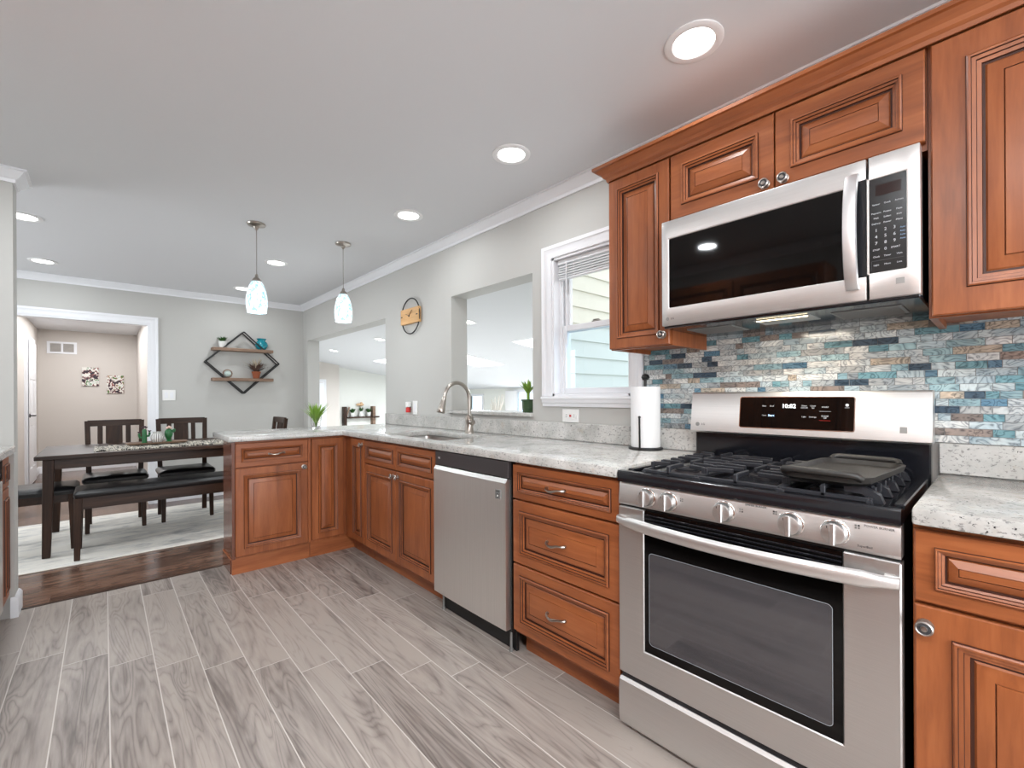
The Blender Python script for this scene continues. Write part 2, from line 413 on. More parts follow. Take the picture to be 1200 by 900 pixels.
def mosaic():
    m, n, l, p = nt('abalone_glass_mosaic'); at = n.new('ShaderNodeAttribute'); at.attribute_name = 'tone'
    tc = n.new('ShaderNodeTexCoord'); off = n.new('ShaderNodeVectorMath'); off.operation = 'SCALE'; off.inputs['Scale'].default_value = 91; l.new(at.outputs['Color'], off.inputs[0])
    ad = n.new('ShaderNodeVectorMath'); ad.operation = 'ADD'; l.new(tc.outputs['Object'], ad.inputs[0]); l.new(off.outputs[0], ad.inputs[1])
    a = noise(n, l, mapping(n, l, ad.outputs[0], (1, 1, 1.7)), 12, 2, .55, 1.4)
    fr = math_(n, l, 'ABSOLUTE', math_(n, l, 'SUBTRACT', math_(n, l, 'FRACT', math_(n, l, 'MULTIPLY', a.outputs['Fac'], 7)), .5))
    r = ramp(n, [(.0, (.40, .41, .43, 1)), (.08, (.72, .73, .74, 1)), (.22, (.98, .98, .97, 1)), (.5, (1.18, 1.17, 1.15, 1))]); l.new(fr, r.inputs['Fac'])
    b = noise(n, l, ad.outputs[0], 9, 2, .5, .5); r2 = ramp(n, [(.35, (.74, .80, .84, 1)), (.65, (1.16, 1.12, 1.08, 1))]); l.new(b.outputs['Fac'], r2.inputs['Fac'])
    c = mix(n, l, 1.0, at.outputs['Color'], r.outputs['Color'], 'MULTIPLY'); c = mix(n, l, 1.0, c, r2.outputs['Color'], 'MULTIPLY')
    l.new(c, p.inputs['Base Color']); p.inputs['Roughness'].default_value = .12; p.inputs['Specular IOR Level'].default_value = .6
    bump(n, l, p, a.outputs['Fac'], .12, .003); return m
M_MOS = mosaic()
M_MGROUT = plain('grey_mosaic_grout', C(120, 122, 122), .8)

def rugmat():
    m, n, l, p = nt('distressed_pale_rug'); tc = n.new('ShaderNodeTexCoord'); v = tc.outputs['Object']
    a = noise(n, l, mapping(n, l, v, (1, 3.2, 1)), 2.0, 5, .65, .8); b = noise(n, l, mapping(n, l, v, (4, 30, 4)), 3, 3, .6)
    f = math_(n, l, 'ADD', math_(n, l, 'MULTIPLY', a.outputs['Fac'], .7), math_(n, l, 'MULTIPLY', b.outputs['Fac'], .3))
    r = ramp(n, [(.34, C(150, 152, 153)), (.44, C(206, 204, 199)), (.54, C(234, 230, 221))]); l.new(f, r.inputs['Fac'])
    l.new(r.outputs['Color'], p.inputs['Base Color']); p.inputs['Roughness'].default_value = .95; bump(n, l, p, b.outputs['Fac'], .3, .003); return m
M_RUG = rugmat()
def runner():
    m, n, l, p = nt('black_and_cream_woven_cloth'); tc = n.new('ShaderNodeTexCoord'); v = tc.outputs['Object']
    a = noise(n, l, mapping(n, l, v, (2.2, 1, 1)), 34, 3, .6, 1.2); r = ramp(n, [(.47, C(42, 40, 40)), (.53, C(214, 207, 192))]); l.new(a.outputs['Fac'], r.inputs['Fac'])
    l.new(r.outputs['Color'], p.inputs['Base Color']); p.inputs['Roughness'].default_value = .9; return m
M_RUN = runner()
def stripes():
    m, n, l, p = nt('black_and_white_striped_glaze'); tc = n.new('ShaderNodeTexCoord')
    sp = n.new('ShaderNodeSeparateXYZ'); l.new(tc.outputs['Object'], sp.inputs[0])
    an = math_(n, l, 'ARCTAN2', sp.outputs[1], sp.outputs[0]); f = math_(n, l, 'FRACT', math_(n, l, 'MULTIPLY', an, 22/(2*PI)))
    r = ramp(n, [(.0, C(232, 230, 226)), (.62, C(40, 40, 42))], 'CONSTANT'); l.new(f, r.inputs['Fac']); l.new(r.outputs['Color'], p.inputs['Base Color']); p.inputs['Roughness'].default_value = .3; return m
M_STRIPE = stripes()
def artmat(name, seed, ground):
    m, n, l, p = nt(name); tc = n.new('ShaderNodeTexCoord'); v = mapping(n, l, tc.outputs['Object'], (1, 1, 1), (seed, 0, seed*2))
    a = noise(n, l, v, 13, 2, .5, 1.5); r = ramp(n, [(.33, C(56, 50, 58)), (.41, C(150, 96, 92)), (.46, C(226, 224, 216)), (.55, C(206, 214, 210)), (.59, ground), (.66, C(70, 120, 66))], 'CONSTANT')
    l.new(a.outputs['Fac'], r.inputs['Fac']); l.new(r.outputs['Color'], p.inputs['Base Color']); p.inputs['Roughness'].default_value = .7; return m
M_ART1 = artmat('green_abstract_print', 3.1, C(96, 140, 80)); M_ART2 = artmat('brown_abstract_print', 8.4, C(166, 128, 92))
def siding():
    return plain('cream_house_siding', C(222, 220, 207), .7)
M_SIDING = siding()
def shade():
    m, n, l, p = nt('lit_mottled_blue_glass'); tc = n.new('ShaderNodeTexCoord')
    a = noise(n, l, mapping(n, l, tc.outputs['Object'], (1, 1, .55)), 42, 3, .6, 1.2); r = ramp(n, [(.40, (.30, .55, .66, 1)), (.50, (.78, .92, .97, 1)), (.60, (1, 1, 1, 1))]); l.new(a.outputs['Fac'], r.inputs['Fac'])
    l.new(r.outputs['Color'], p.inputs['Base Color']); l.new(r.outputs['Color'], p.inputs['Emission Color']); p.inputs['Emission Strength'].default_value = .55; p.inputs['Roughness'].default_value = .15; return m
M_SHADE = shade()
# ------------------------------------------------------------------ the setting
XW, FWY = 1.98, 6.33          # kitchen's right wall, dining room's far wall
XL, YB = -.98, -2.2           # left and back walls of the kitchen
STEPY = 3.66                  # where the tile meets the hardwood
DXL = -2.4                    # dining room's left wall
FFZ, FEY, FFX = -.55, 11.0, 8.0   # sunken family room beyond the right wall
HXL, HXR, HYE, HCZ = -.76, .42, 10.1, 2.25   # hall beyond the far opening

def toned(name, quads, mat, extra=None):
    """quads = [(4 corners, rgb tone)]; extra = list of (corners) for the second material"""
    vs = []; fs = []; cols = []
    for q, c in quads:
        b = len(vs); vs += q; fs.append((b, b+1, b+2, b+3)); cols.append(c)
    n1 = len(fs)
    for q in (extra[1] if extra else []):
        b = len(vs); vs += q; fs.append((b, b+1, b+2, b+3)); cols.append((.5, .5, .5))
    me = bpy.data.meshes.new(name); me.from_pydata(vs, [], fs); me.materials.append(mat)
    if extra: me.materials.append(extra[0])
    ca = me.color_attributes.new('tone', 'FLOAT_COLOR', 'CORNER')
    for i, p in enumerate(me.polygons):
        if i >= n1: p.material_index = 1
        for li in p.loop_indices: ca.data[li].color = (*cols[i], 1)
    o = bpy.data.objects.new(name, me); COL.objects.link(o); return o
def box_quads(x0, x1, y0, y1, z0, z1):
    a = [(x0,y0,z0),(x1,y0,z0),(x1,y1,z0),(x0,y1,z0),(x0,y0,z1),(x1,y0,z1),(x1,y1,z1),(x0,y1,z1)]
    return [[a[i] for i in f] for f in ((0,3,2,1),(4,5,6,7),(0,1,5,4),(1,2,6,5),(2,3,7,6),(3,0,4,7))]
rng = random.Random(11)
q = []; PW, PL, GX = .1505, .954, .0019
k = -7
while .011+PW*k < XW:
    xa = .011+PW*k; ph = 2.309-.151*(k-2)
    n = math.floor((YB-ph)/PL)
    while ph+n*PL < STEPY:
        ya, yb = ph+n*PL, ph+(n+1)*PL
        x0, x1 = max(xa+GX, XL), min(xa+PW-GX, XW); y0, y1 = max(ya+GX, YB), min(yb-GX, STEPY-.004)
        if x1 > x0 and y1 > y0:
            q.append(([(x0,y0,0),(x1,y0,0),(x1,y1,0),(x0,y1,0)], (rng.random(), rng.random(), rng.random())))
        n += 1
    k += 1
struct(toned('floor', q, M_TILEF, (M_GROUT, box_quads(XL-.15, XW, YB-.15, STEPY, -.05, -.0004))))
q = []; BW = .125
for j in range(60):
    y0 = STEPY+j*BW; y1 = y0+BW-.0015
    if y0 > HYE: break
    x = -3+rng.random()*.8
    while x < XW:
        L = .5+rng.random()*.7
        xa, xb = max(x, DXL if y0 < FWY+.12 else HXL), min(x+L-.0015, XW if y0 < FWY+.12 else HXR)
        if xb > xa: q.append(([(xa,y0,0),(xb,y0,0),(xb,y1,0),(xa,y1,0)], (rng.random(), rng.random(), rng.random())))
        x += L
struct(toned('floor', q, M_HARD, (M_GLAZE, box_quads(DXL, XW, STEPY, HYE+.1, -.05, -.0006))))
mb = MB(); mb.box(XW, FFX+.1, 1.9, FEY+.1, FFZ-.05, FFZ); struct(mb.build('floor', plain('beige_carpet', C(198, 197, 194), .95), smooth=0))
# threshold strip between tile and hardwood
mb = MB(); mb.box(-.35, .60, STEPY-.012, STEPY+.012, -.001, .003, bev=.002); struct(mb.build('trim_threshold', M_ESX, smooth=0))

# walls
DOOR = (3.955, 6.16, -.6, 1.912); PASS = (1.98, 2.865, 1.012, 1.936); WIN = (1.275, 1.812, 1.165, 1.985)
wall('wall_right', 'x', XW, XW+.15, YB-.15, FEY, FFZ, 3.0, M_WALL, [DOOR, PASS, WIN])
wall('wall_far', 'y', FWY, FWY+.12, DXL-.12, XW, -.05, 2.6, M_WALL, [(-.72, .371, -.06, 1.98)])
wall('wall_stub', 'y', 3.56, 3.70, XL-.1, -.357, 0, CEIL, M_WALL)
wall('wall_left', 'x', XL-.12, XL, YB-.15, 3.56, -.05, 2.6, M_WALL)
wall('wall_dining_left', 'x', DXL-.12, DXL, 3.56, FWY+.12, -.05, 2.6, M_WALL, [(4.1, 5.9, .5, 2.1)])
wall('wall_dining_near', 'y', 3.56, 3.70, DXL-.12, XL-.1, -.05, 2.6, M_WALL)
wall('wall_back', 'y', YB-.15, YB, XL-.12, XW, -.05, 2.6, M_WALL, [(-.75, 1.45, .12, 2.1)])
mb = MB(); mb.box(XL, XW, YB, 3.63, CEIL, CEIL+.1); mb.box(DXL, XW, 3.63, FWY, CEIL, CEIL+.1); struct(mb.build('ceiling', M_CEIL, smooth=0))
# hall beyond the far opening
wall('wall_hall_left', 'x', HXL-.1, HXL, FWY+.12, HYE, 0, 2.6, M_HALL)
wall('wall_hall_right', 'x', HXR, HXR+.1, FWY+.12, HYE, 0, 2.6, M_HALL)
wall('wall_hall_end', 'y', HYE, HYE+.1, HXL-.1, HXR+.1, 0, 2.6, M_HALL)
mb = MB(); mb.box(HXL, HXR, FWY+.12, HYE, HCZ, HCZ+.1); struct(mb.build('ceiling', M_CEIL, smooth=0))
# family room: sloping ceiling z = 2.2 - .14 (x - 2.13)
def fcz(x): return 2.2-.14*(x-2.13)
SKY = [(4.15, 5.4, 3.72, 4.56), (4.15, 5.4, 6.12, 6.92), (4.15, 5.4, 8.07, 8.87)]
us = sorted({XW+.15, FFX, 4.15, 5.4}); vs = sorted({1.97, FEY, *[s[2] for s in SKY], *[s[3] for s in SKY]})
mb = MB(); grid_solid(us, vs, lambda u, v: not any(s[0] < u < s[1] and s[2] < v < s[3] for s in SKY), 0, .12, lambda u, v, w: (u, v, fcz(u)+w), mb)
struct(mb.build('ceiling', M_CEIL, smooth=0))
wall('wall_family_end', 'y', FEY, FEY+.1, XW+.15, FFX, FFZ, 2.4, M_CREAM)
wall('wall_family_far', 'x', FFX, FFX+.1, 1.9, FEY+.1, FFZ, 1.6, M_CREAM, [(7.55, 8.62, .15, 1.27), (10.05, 10.6, .15, 1.17)])
wall('wall_family_near', 'y', 1.87, 1.97, XW+.15, FFX, FFZ-.4, 2.5, M_CREAM)
mb = MB(); mb.box(XW+.15, 4.12, 10.6, FEY, FFZ, 2.3); struct(mb.build('wall_family_bump', M_HALL, smooth=0))
for i, s in enumerate(SKY):
    mb = MB(); a, b, c, d = s
    mb.poly([(a, c, fcz(a)+.10), (b, c, fcz(b)+.10), (b, d, fcz(b)+.10), (a, d, fcz(a)+.10)], M_SKYL)
    struct(mb.build('window_skylight', M_SKYL, smooth=0, recalc=False))
# lapped siding of the house wing outside the kitchen window
mb = MB(); z = -.2; H = .108
while z < 2.6:
    mb.prism([(XW+.16, 1.869, z), (XW+.16, 1.852, z), (XW+.16, 1.864, z+H), (XW+.16, 1.869, z+H)], (5, 0, 0)); z += H
mb.box(XW+.15, XW+.2, 1.84, 1.869, -.2, 2.6)
struct(mb.build('wall_outside', M_SIDING, smooth=0))
mb = MB(); mb.box(XW+.15, 9, -6, 1.85, -.7, -.6); struct(mb.build('floor_outside', plain('lawn', C(150, 152, 146), .9), smooth=0))

# crown mouldings, casings, baseboards
CR = [(0, CEIL-.068), (.010, CEIL-.068), (.013, CEIL-.052), (.028, CEIL-.040), (.040, CEIL-.020), (.046, CEIL-.010), (.058, CEIL-.010), (.058, CEIL), (0, CEIL)]
mb = MB(); mb.sweep([(XW, YB), (XW, FWY), (DXL, FWY)], CR, side=-1); struct(mb.build('trim_crown', M_TRIM, smooth=35))
mb = MB(); mb.sweep([(XL, 3.56), (-.357, 3.56), (-.357, 3.70), (XL, 3.70)], CR, side=1); struct(mb.build('trim_crown_stub', M_TRIM, smooth=35))
mb = MB(); mb.sweep([(XL, YB), (XL, 3.56)], CR, side=1); struct(mb.build('trim_crown_left', M_TRIM, smooth=35))
BS = [(0, 0), (.015, 0), (.015, .088), (.010, .1), (.004, .108), (0, .108)]
mb = MB(); mb.sweep([(-.372, 3.56), (-.357, 3.56), (-.357, 3.70), (XL, 3.70)], BS, side=1); struct(mb.build('baseboard_stub', M_TRIM, smooth=35))
mb = MB(); mb.sweep([(XW, FWY), (.446, FWY)], BS, side=-1); mb.sweep([(-.795, FWY), (DXL, FWY)], BS, side=-1); struct(mb.build('baseboard_far', M_TRIM, smooth=35))
mb = MB(); mb.sweep([(HXR, FWY+.12), (HXR, HYE), (HXL, HYE), (HXL, 9.6)], BS, side=-1); struct(mb.build('baseboard_hall', M_TRIM, smooth=35))
def casing(name, M, w, h, cw=.075, bottom=False, t=.018):
    """stepped casing around a w x h opening, local x-z plane, face towards -y"""
    mb = MB()
    prof = [(0, 0), (0, -.010), (.012, -.014), (.02, -.012), (cw*.65, -t*.9), (cw*.72, -t*1.15), (cw, -t*1.15), (cw, 0)]
    rings = []
    pts = [(0, 0, -1, -1 if bottom else 0), (0, h, -1, 1), (w, h, 1, 1), (w, 0, 1, -1 if bottom else 0)]
    for (x, z, sx, sz) in pts: rings.append([mb.bm.verts.new(M @ Vector((x+sx*o, y, z+sz*o))) for o, y in prof])
    L = list(zip(rings, rings[1:])) + ([(rings[-1], rings[0])] if bottom else [])
    for A, B in L:
        for k in range(len(prof)): mb.face([A[k], A[(k+1) % len(prof)], B[(k+1) % len(prof)], B[k]])
    if not bottom: mb.face(rings[0]); mb.face(rings[-1])
    return struct(mb.build(name, M_TRIM, smooth=35))
casing('trim_opening', T((-.72, FWY, 0)), 1.091, 1.98)
mb = MB()   # jamb lining of the far opening
mb.box(-.72, -.705, FWY-.005, FWY+.125, 0, 1.98); mb.box(.356, .371, FWY-.005, FWY+.125, 0, 1.98); mb.box(-.705, .356, FWY-.005, FWY+.125, 1.965, 1.98)
struct(mb.build('trim_jamb', M_TRIM, smooth=0))
MW = T((XW, 1.812, 1.165)) @ Matrix.Rotation(R(-90), 4, 'Z')
casing('trim_window', MW, .537, .82, .072)
# kitchen window_1: lining, two sashes, glass, sill
wy0, wy1, wz0, wz1 = 1.275, 1.812, 1.165, 1.985
mb = MB(); x0, x1 = XW-.002, XW+.15
mb.box(x0, x1, wy0, wy0+.014, wz0, wz1); mb.box(x0, x1, wy1-.014, wy1, wz0, wz1); mb.box(x0, x1, wy0, wy1, wz1-.014, wz1); mb.box(x0, x1, wy0, wy1, wz0, wz0+.014)
for yy in (wy0+.014, wy1-.032): mb.box(XW+.05, XW+.062, yy, yy+.018, wz0+.014, wz1-.014); mb.box(XW+.09, XW+.1, yy, yy+.018, wz0+.014, wz1-.014)
win = struct(mb.build('window_1', M_TRIM, smooth=0))
def sash(name, xc, y0, y1, z0, z1, s, glassm, lock=False):
    mb = MB(); t = .017
    mb.box(xc-t, xc+t, y0, y0+s, z0, z1, bev=.003); mb.box(xc-t, xc+t, y1-s, y1, z0, z1, bev=.003); mb.box(xc-t, xc+t, y0+s, y1-s, z0, z0+s, bev=.003); mb.box(xc-t, xc+t, y0+s, y1-s, z1-s, z1, bev=.003)
    o = mb.build(name, M_TRIM, win)
    g = MB(); g.box(xc-.003, xc+.003, y0+s-.004, y1-s+.004, z0+s-.004, z1-s+.004); g.build('glass_pane', glassm, o, smooth=0)
    if lock:
        g = MB(); g.box(xc-.012, xc+.012, (y0+y1)/2-.03, (y0+y1)/2+.03, z1, z1+.008, bev=.003); g.box(xc-.008, xc+.004, (y0+y1)/2-.02, (y0+y1)/2+.024, z1+.008, z1+.016, bev=.003); g.build('sash_lock', M_NICKEL, o)
sash('lower_sash', XW+.075, wy0+.014, wy1-.014, wz0+.014, 1.585, .034, M_PANEB, True)
sash('upper_sash', XW+.112, wy0+.014, wy1-.014, 1.55, wz1-.014, .036, M_PANE)
mb = MB(); pr = [(.0, 1.165), (-.028, 1.163), (-.03, 1.150), (-.022, 1.146), (-.02, 1.128), (-.014, 1.122), (-.012, 1.104), (0, 1.104)]
mb.prism([(XW+o, wy0-.074, z) for o, z in pr], (0, wy1-wy0+.148, 0)); mb.build('window_sill', M_TRIM, win, smooth=30)

# raised mini blind
b = thing('mini_blind', 'raised white slatted blind gathered at the top of the kitchen window', 'blind', (XW+.035, (wy0+wy1)/2, 1.97))
hw = .245
mb = MB(); mb.box(-.016, .016, -hw, hw, -.028, 0, bev=.003); mb.build('headrail', M_TRIM, b)
mb = MB()
for i in range(5):
    z = -.038-i*.0145; mb.box(-.014, .014, -hw+.004, hw-.004, z-.0075, z)
mb.build('slats', plain('blind_slat_white', C(214, 215, 217), .5), b, smooth=0)
mb = MB(); mb.box(-.013, .013, -hw+.004, hw-.004, -.118, -.106, bev=.003); mb.build('bottom_rail', M_TRIM, b)
mb = MB(); mb.tube([(-.022, hw-.075, -.02), (-.024, hw-.074, -.3), (-.022, hw-.075, -.505)], .0042, 8); mb.build('tilt_wand', M_TRIM, b)
for yy in (hw-.13, -hw+.1):
    mb = MB(); mb.tube([(-.018, yy, -.02), (-.018, yy, -.115)], .0015, 6); mb.build('lift_cord', M_TRIM, b)

# family room windows, blinds, curtain
for nm, (y0, y1, z0, z1) in (('window_2', (7.55, 8.62, .15, 1.27)), ('window_3', (10.05, 10.6, .15, 1.17))):
    mb = MB(); xx = FFX-.02
    mb.box(xx, FFX+.05, y0-.07, y0, z0-.07, z1+.07); mb.box(xx, FFX+.05, y1, y1+.07, z0-.07, z1+.07); mb.box(xx, FFX+.05, y0, y1, z1, z1+.07); mb.box(xx, FFX+.05, y0, y1, z0-.07, z0); mb.box(FFX+.03, FFX+.05, y0, y1, (z0+z1)/2-.02, (z0+z1)/2+.02)
    w_ = struct(mb.build(nm, M_TRIM, smooth=0)); g = MB(); g.box(FFX+.055, FFX+.06, y0, y1, z0, z1); g.build('glass_pane', M_PANEB, w_, smooth=0)
t = thing('window_blind', 'white horizontal blind over the far family room window', 'blind', (FFX+.012, 8.08, 1.26))
mb = MB(); mb.box(-.02, .02, -.52, .52, -.03, 0); mb.build('headrail', M_TRIM, t, smooth=0)
mb = MB()
for i in range(34):
    z = -.05-i*.031; mb.box(-.010, .010, -.52, .52, z-.002, z+.002, M=Matrix.Translation((0, 0, z)) @ Matrix.Rotation(R(35), 4, 'Y') @ Matrix.Translation((0, 0, -z)))
mb.build('slats', M_CURT, t, smooth=0)
mb = MB(); N = 40; pts = []
for i in range(N+1):
    y = 8.50+.42*i/N; pts.append((FFX-.10+.035*math.sin(i*1.25), y))
mb.sweep(pts, [(0, -.5), (.004, -.5), (.004, 1.31), (0, 1.31)])
tag(mb.build('curtain', M_CURT, smooth=60), 'sheer white curtain hanging beside the far family room window', 'curtain')
t = thing('branch_vase', 'tall vase of bare pale branches standing left of the white curtain', 'vase', (7.55, 8.95, FFZ))
mb = MB(); mb.lathe([(.08, 0), (.11, .2), (.09, .45), (.06, .62), (.07, .68), (.062, .68), (.05, .62)], n=20); mb.build('vase', M_POTG, t)
mb = MB(); r2 = random.Random(3)
for i in range(12):
    a = r2.random()*6.28; d = .05+r2.random()*.2; p = [(0, 0, .5), (d*.3*math.cos(a), d*.3*math.sin(a), 1.1), (d*math.cos(a), d*math.sin(a), 1.55+r2.random()*.25)]
    mb.tube(p, .011, 5); 
    for s in range(2):
        e = a+r2.uniform(-1, 1); mb.tube([p[1], (p[1][0]+.12*math.cos(e), p[1][1]+.12*math.sin(e), 1.35+r2.random()*.2)], .008, 5)
mb.build('branches', plain('pale_branch', C(206, 200, 190), .8), t)
# family room door in the bump-out
d = MB(); d.box(2.86, 3.74, 10.555, 10.6, FFZ, 1.50); dd = struct(d.build('door_2', M_TRIM, smooth=0))
casing('trim_family_door', T((2.86, 10.6, FFZ)), .88, 2.06, .07)
d = MB(); d.lathe([(.02, 0), (.02, .02), (.012, .03), (.025, .05), (.025, .065), (0, .07)], T((3.66, 10.556, .45)) @ AX['-y'], 16); d.build('door_knob', M_NICKEL, dd)

# hall door_1: six panel, slightly ajar on the hall's left wall
mb = MB(); w, h, t_ = .87, 1.93, .035
def ringpanel(mb, x0, x1, z0, z1, rings, y=0, m=None):
    """rings: (inset, y) loops stepping inwards from the rectangle; last one is capped"""
    prev = None
    for ins, dy, mm in rings:
        ring = [mb.bm.verts.new(p) for p in ((x0+ins, y+dy, z0+ins), (x1-ins, y+dy, z0+ins), (x1-ins, y+dy, z1-ins), (x0+ins, y+dy, z1-ins))]
        if prev:
            for k in range(4): mb.face([prev[k], prev[(k+1) % 4], ring[(k+1) % 4], ring[k]], mm)
        prev = ring; last = mm
    mb.face(prev, m if m else last)
mb.box(0, w, .006, t_, 0, h)
xs = [0, .12, .39, .48, .75, w]; zs = [0, .22, .80, .93, 1.42, 1.52, 1.80, h]
for i in range(5):
    for j in range(7):
        if i in (1, 3) and j in (1, 3, 5): ringpanel(mb, xs[i], xs[i+1], zs[j], zs[j+1], [(0, 0, M_TRIM), (.012, .008, M_TRIM), (.03, .008, M_TRIM), (.045, .002, M_TRIM)])
        else: mb.poly([(xs[i], 0, zs[j]), (xs[i+1], 0, zs[j]), (xs[i+1], 0, zs[j+1]), (xs[i], 0, zs[j+1])], M_TRIM)
for a, b_ in (((0, 0), (w, 0)), ((0, h), (w, h))): mb.poly([(a[0], 0, a[1]), (b_[0], 0, b_[1]), (b_[0], .006, b_[1]), (a[0], .006, a[1])], M_TRIM)
dr = struct(mb.build('door_1', M_TRIM, loc=(HXL+.036, 8.55, .012), rotz=R(90), smooth=0))
mb = MB(); mb.cyl((.06, 0, .93), .026, .008, '-y', 16); mb.tube([(.06, -.008, .93), (.06, -.045, .93), (.075, -.05, .93), (.17, -.045, .93)], .009, 8); mb.build('lever_handle', M_BMATTE, dr)
casing('trim_hall_door', T((HXL, 8.545, 0)) @ Matrix.Rotation(R(90), 4, 'Z'), .88, 1.945, .07)
# ------------------------------------------------------------------ cabinets
# local frame of every cabinet: x along its width, y into its depth (door faces at y=0), z up
def panel(mb, x0, x1, z0, z1, s=.046, k=1.0, t=.02, mat=M_WV):
    """raised panel front: flat stile, stepped glazed moulding, bevelled raised field"""
    lim = min(x1-x0, z1-z0)/2
    s = min(s, lim*.42); k = min(k, (lim-s)*.92/.066)
    g = M_GLAZE
    rings = [(0, t, mat), (0, .003, mat), (.003, 0, mat), (s, 0, mat), (s+.0015*k, -.006, g), (s+.0045*k, -.0085, mat), (s+.0085*k, -.0075, mat), (s+.0098*k, -.003, g), (s+.0165*k, -.001, mat),
             (s+.0176*k, .004, g), (s+.025*k, .0065, mat), (s+.0262*k, .0115, g), (s+.0305*k, .012, g), (s+.034*k, .0085, mat), (s+.058*k, .0008, mat), (s+.0592*k, .0030, g), (s+.0604*k, .0006, mat), (s+.062*k, .0003, mat)]
    ringpanel(mb, x0, x1, z0, z1, rings)
    mb.poly([(x0, t, z0), (x1, t, z0), (x1, t, z1), (x0, t, z1)], mat)
def knob_into(par, x, z, name='knob'):
    mb = MB(); mb.lathe([(.0155, 0), (.0155, .002), (.007, .004), (.006, .013), (.011, .016), (.0155, .019), (.016, .022), (.0135, .0245), (.0118, .0228)], T((x, 0, z)) @ AX['-y'], 20, M_PEWTER, cap=False); mb.lathe([(.0118, .0228), (.0075, .0222), (.0065, .0228)], T((x, 0, z)) @ AX['-y'], 20, M_LEGD, cap=False); mb.lathe([(.0065, .0228), (.005, .0255), (0, .0262)], T((x, 0, z)) @ AX['-y'], 20, M_PEWTER, cap=False)
    return mb.build(name, None, par)
def pull_into(par, x, z, w=.096):
    mb = MB(); N = 16; path = []; rad = []
    for i in range(N+1):
        u = -1+2*i/N; path.append((x+u*w/2, -.006-.022*(1-u*u)**.6, z-.006*(1-abs(u))+.004*math.sin(u*3))); rad.append(.0036+.0022*(1-abs(u))+.0018*(abs(u) > .85))
    mb.tube(path, rad, 8); 
    for u in (-1, 1): mb.cyl((x+u*w/2, .001, z+.001*u), .0062, .009, '-y', 12)
    return mb.build('pull_handle', M_NICKEL, par)
def front(par, name, x0, x1, z0, z1, s=.046, k=1.0, mat=M_WV, y=0):
    mb = MB(); panel(mb, x0, x1, z0, z1, s, k, mat=mat)
    o = mb.build(name, mat, par, smooth=25); o.location.y = y; return o
def carcass(par, w, z0, z1, depth, y0=.021, mat=M_WV, name='body'):
    mb = MB(); mb.box(0, w, y0, depth, z0, z1, bev=.002); return mb.build(name, mat, par, smooth=0)
def toe(par, x0, x1, y=.085, z1=.105, d=.02):
    mb = MB(); mb.box(x0, x1, y, y+d, 0, z1); return mb.build('toe_kick', M_WH, par, smooth=0)
RZ = R(-90); DF = 1.35; BD = XW-DF-.002    # right run: door faces at x=1.35
CT0, CT1 = .876, .914

# drawer cabinet between dishwasher and range
y0, y1 = 1.485, .918; w = y0-y1
b = thing('drawer_cabinet', 'reddish-brown base cabinet with three drawers between dishwasher and gas range', 'cabinet', (DF, y0, 0), RZ, )
carcass(b, w, .105, CT0-.001, BD); toe(b, 0, w)
for z0, z1, s in ((.712, .862, .032), (.428, .704, .042), (.125, .420, .042)):
    d = front(b, 'drawer', .004, w-.004, z0, z1, s, mat=M_WH); pull_into(d, w/2-.02, (z0+z1)/2)
# sink base
y0, y1 = 3.030, 2.112; w = y0-y1
b = thing('sink_cabinet', 'reddish-brown sink base cabinet with two false drawer fronts over two doors, left of the dishwasher', 'cabinet', (DF, y0, 0), RZ)
mb = MB()
mb.box(0, .018, .021, BD, .105, CT0-.001); mb.box(w-.018, w, .021, BD, .105, CT0-.001); mb.box(.018, w-.018, .021, .04, .105, CT0-.001); mb.box(.018, w-.018, .04, BD, .105, .123); mb.box(.018, w-.018, BD-.01, BD, .123, CT0-.001)
mb.build('body', M_WV, b, smooth=0); toe(b, 0, w)
for i in range(2):
    xa, xb = (.004, w/2-.002) if i == 0 else (w/2+.002, w-.004)
    front(b, 'drawer_front', xa, xb, .705, .862, .034, mat=M_WH)
    d = front(b, 'door', xa, xb, .125, .697); knob_into(d, xb-.028 if i == 0 else xa+.028, .665)
# corner cabinet: two narrow doors meeting at the inner corner
PY = 3.385     # peninsula door faces
b = thing('corner_cabinet', 'reddish-brown corner base cabinet with two tall narrow doors meeting at a right angle', 'cabinet', (DF, PY, 0))
mb = MB(); mb.prism([(-.245, .021, .105), (.021, .021, .105), (.021, -.352, .105), (XW-DF-.002, -.352, .105), (XW-DF-.002, .30, .105), (-.245, .30, .105)], (0, 0, CT0-.106)); mb.build('body', M_WV, b, smooth=0)
mb = MB(); mb.prism([(-.245, .024, 0), (.085, .024, 0), (.085, -.352, 0), (.105, -.352, 0), (.105, .044, 0), (-.245, .044, 0)], (0, 0, .1045)); mb.build('toe_kick', M_WH, b, smooth=0)
front(b, 'door', -.236, -.004, .125, .862, .044, .8)
mb = MB(); panel(mb, 0, .225, .125, .862, .044, .8); d = mb.build('door', M_WV, b, smooth=25); d.location = (0, -.124, 0); d.rotation_euler = (0, 0, RZ)
knob_into(d, .195, .828)
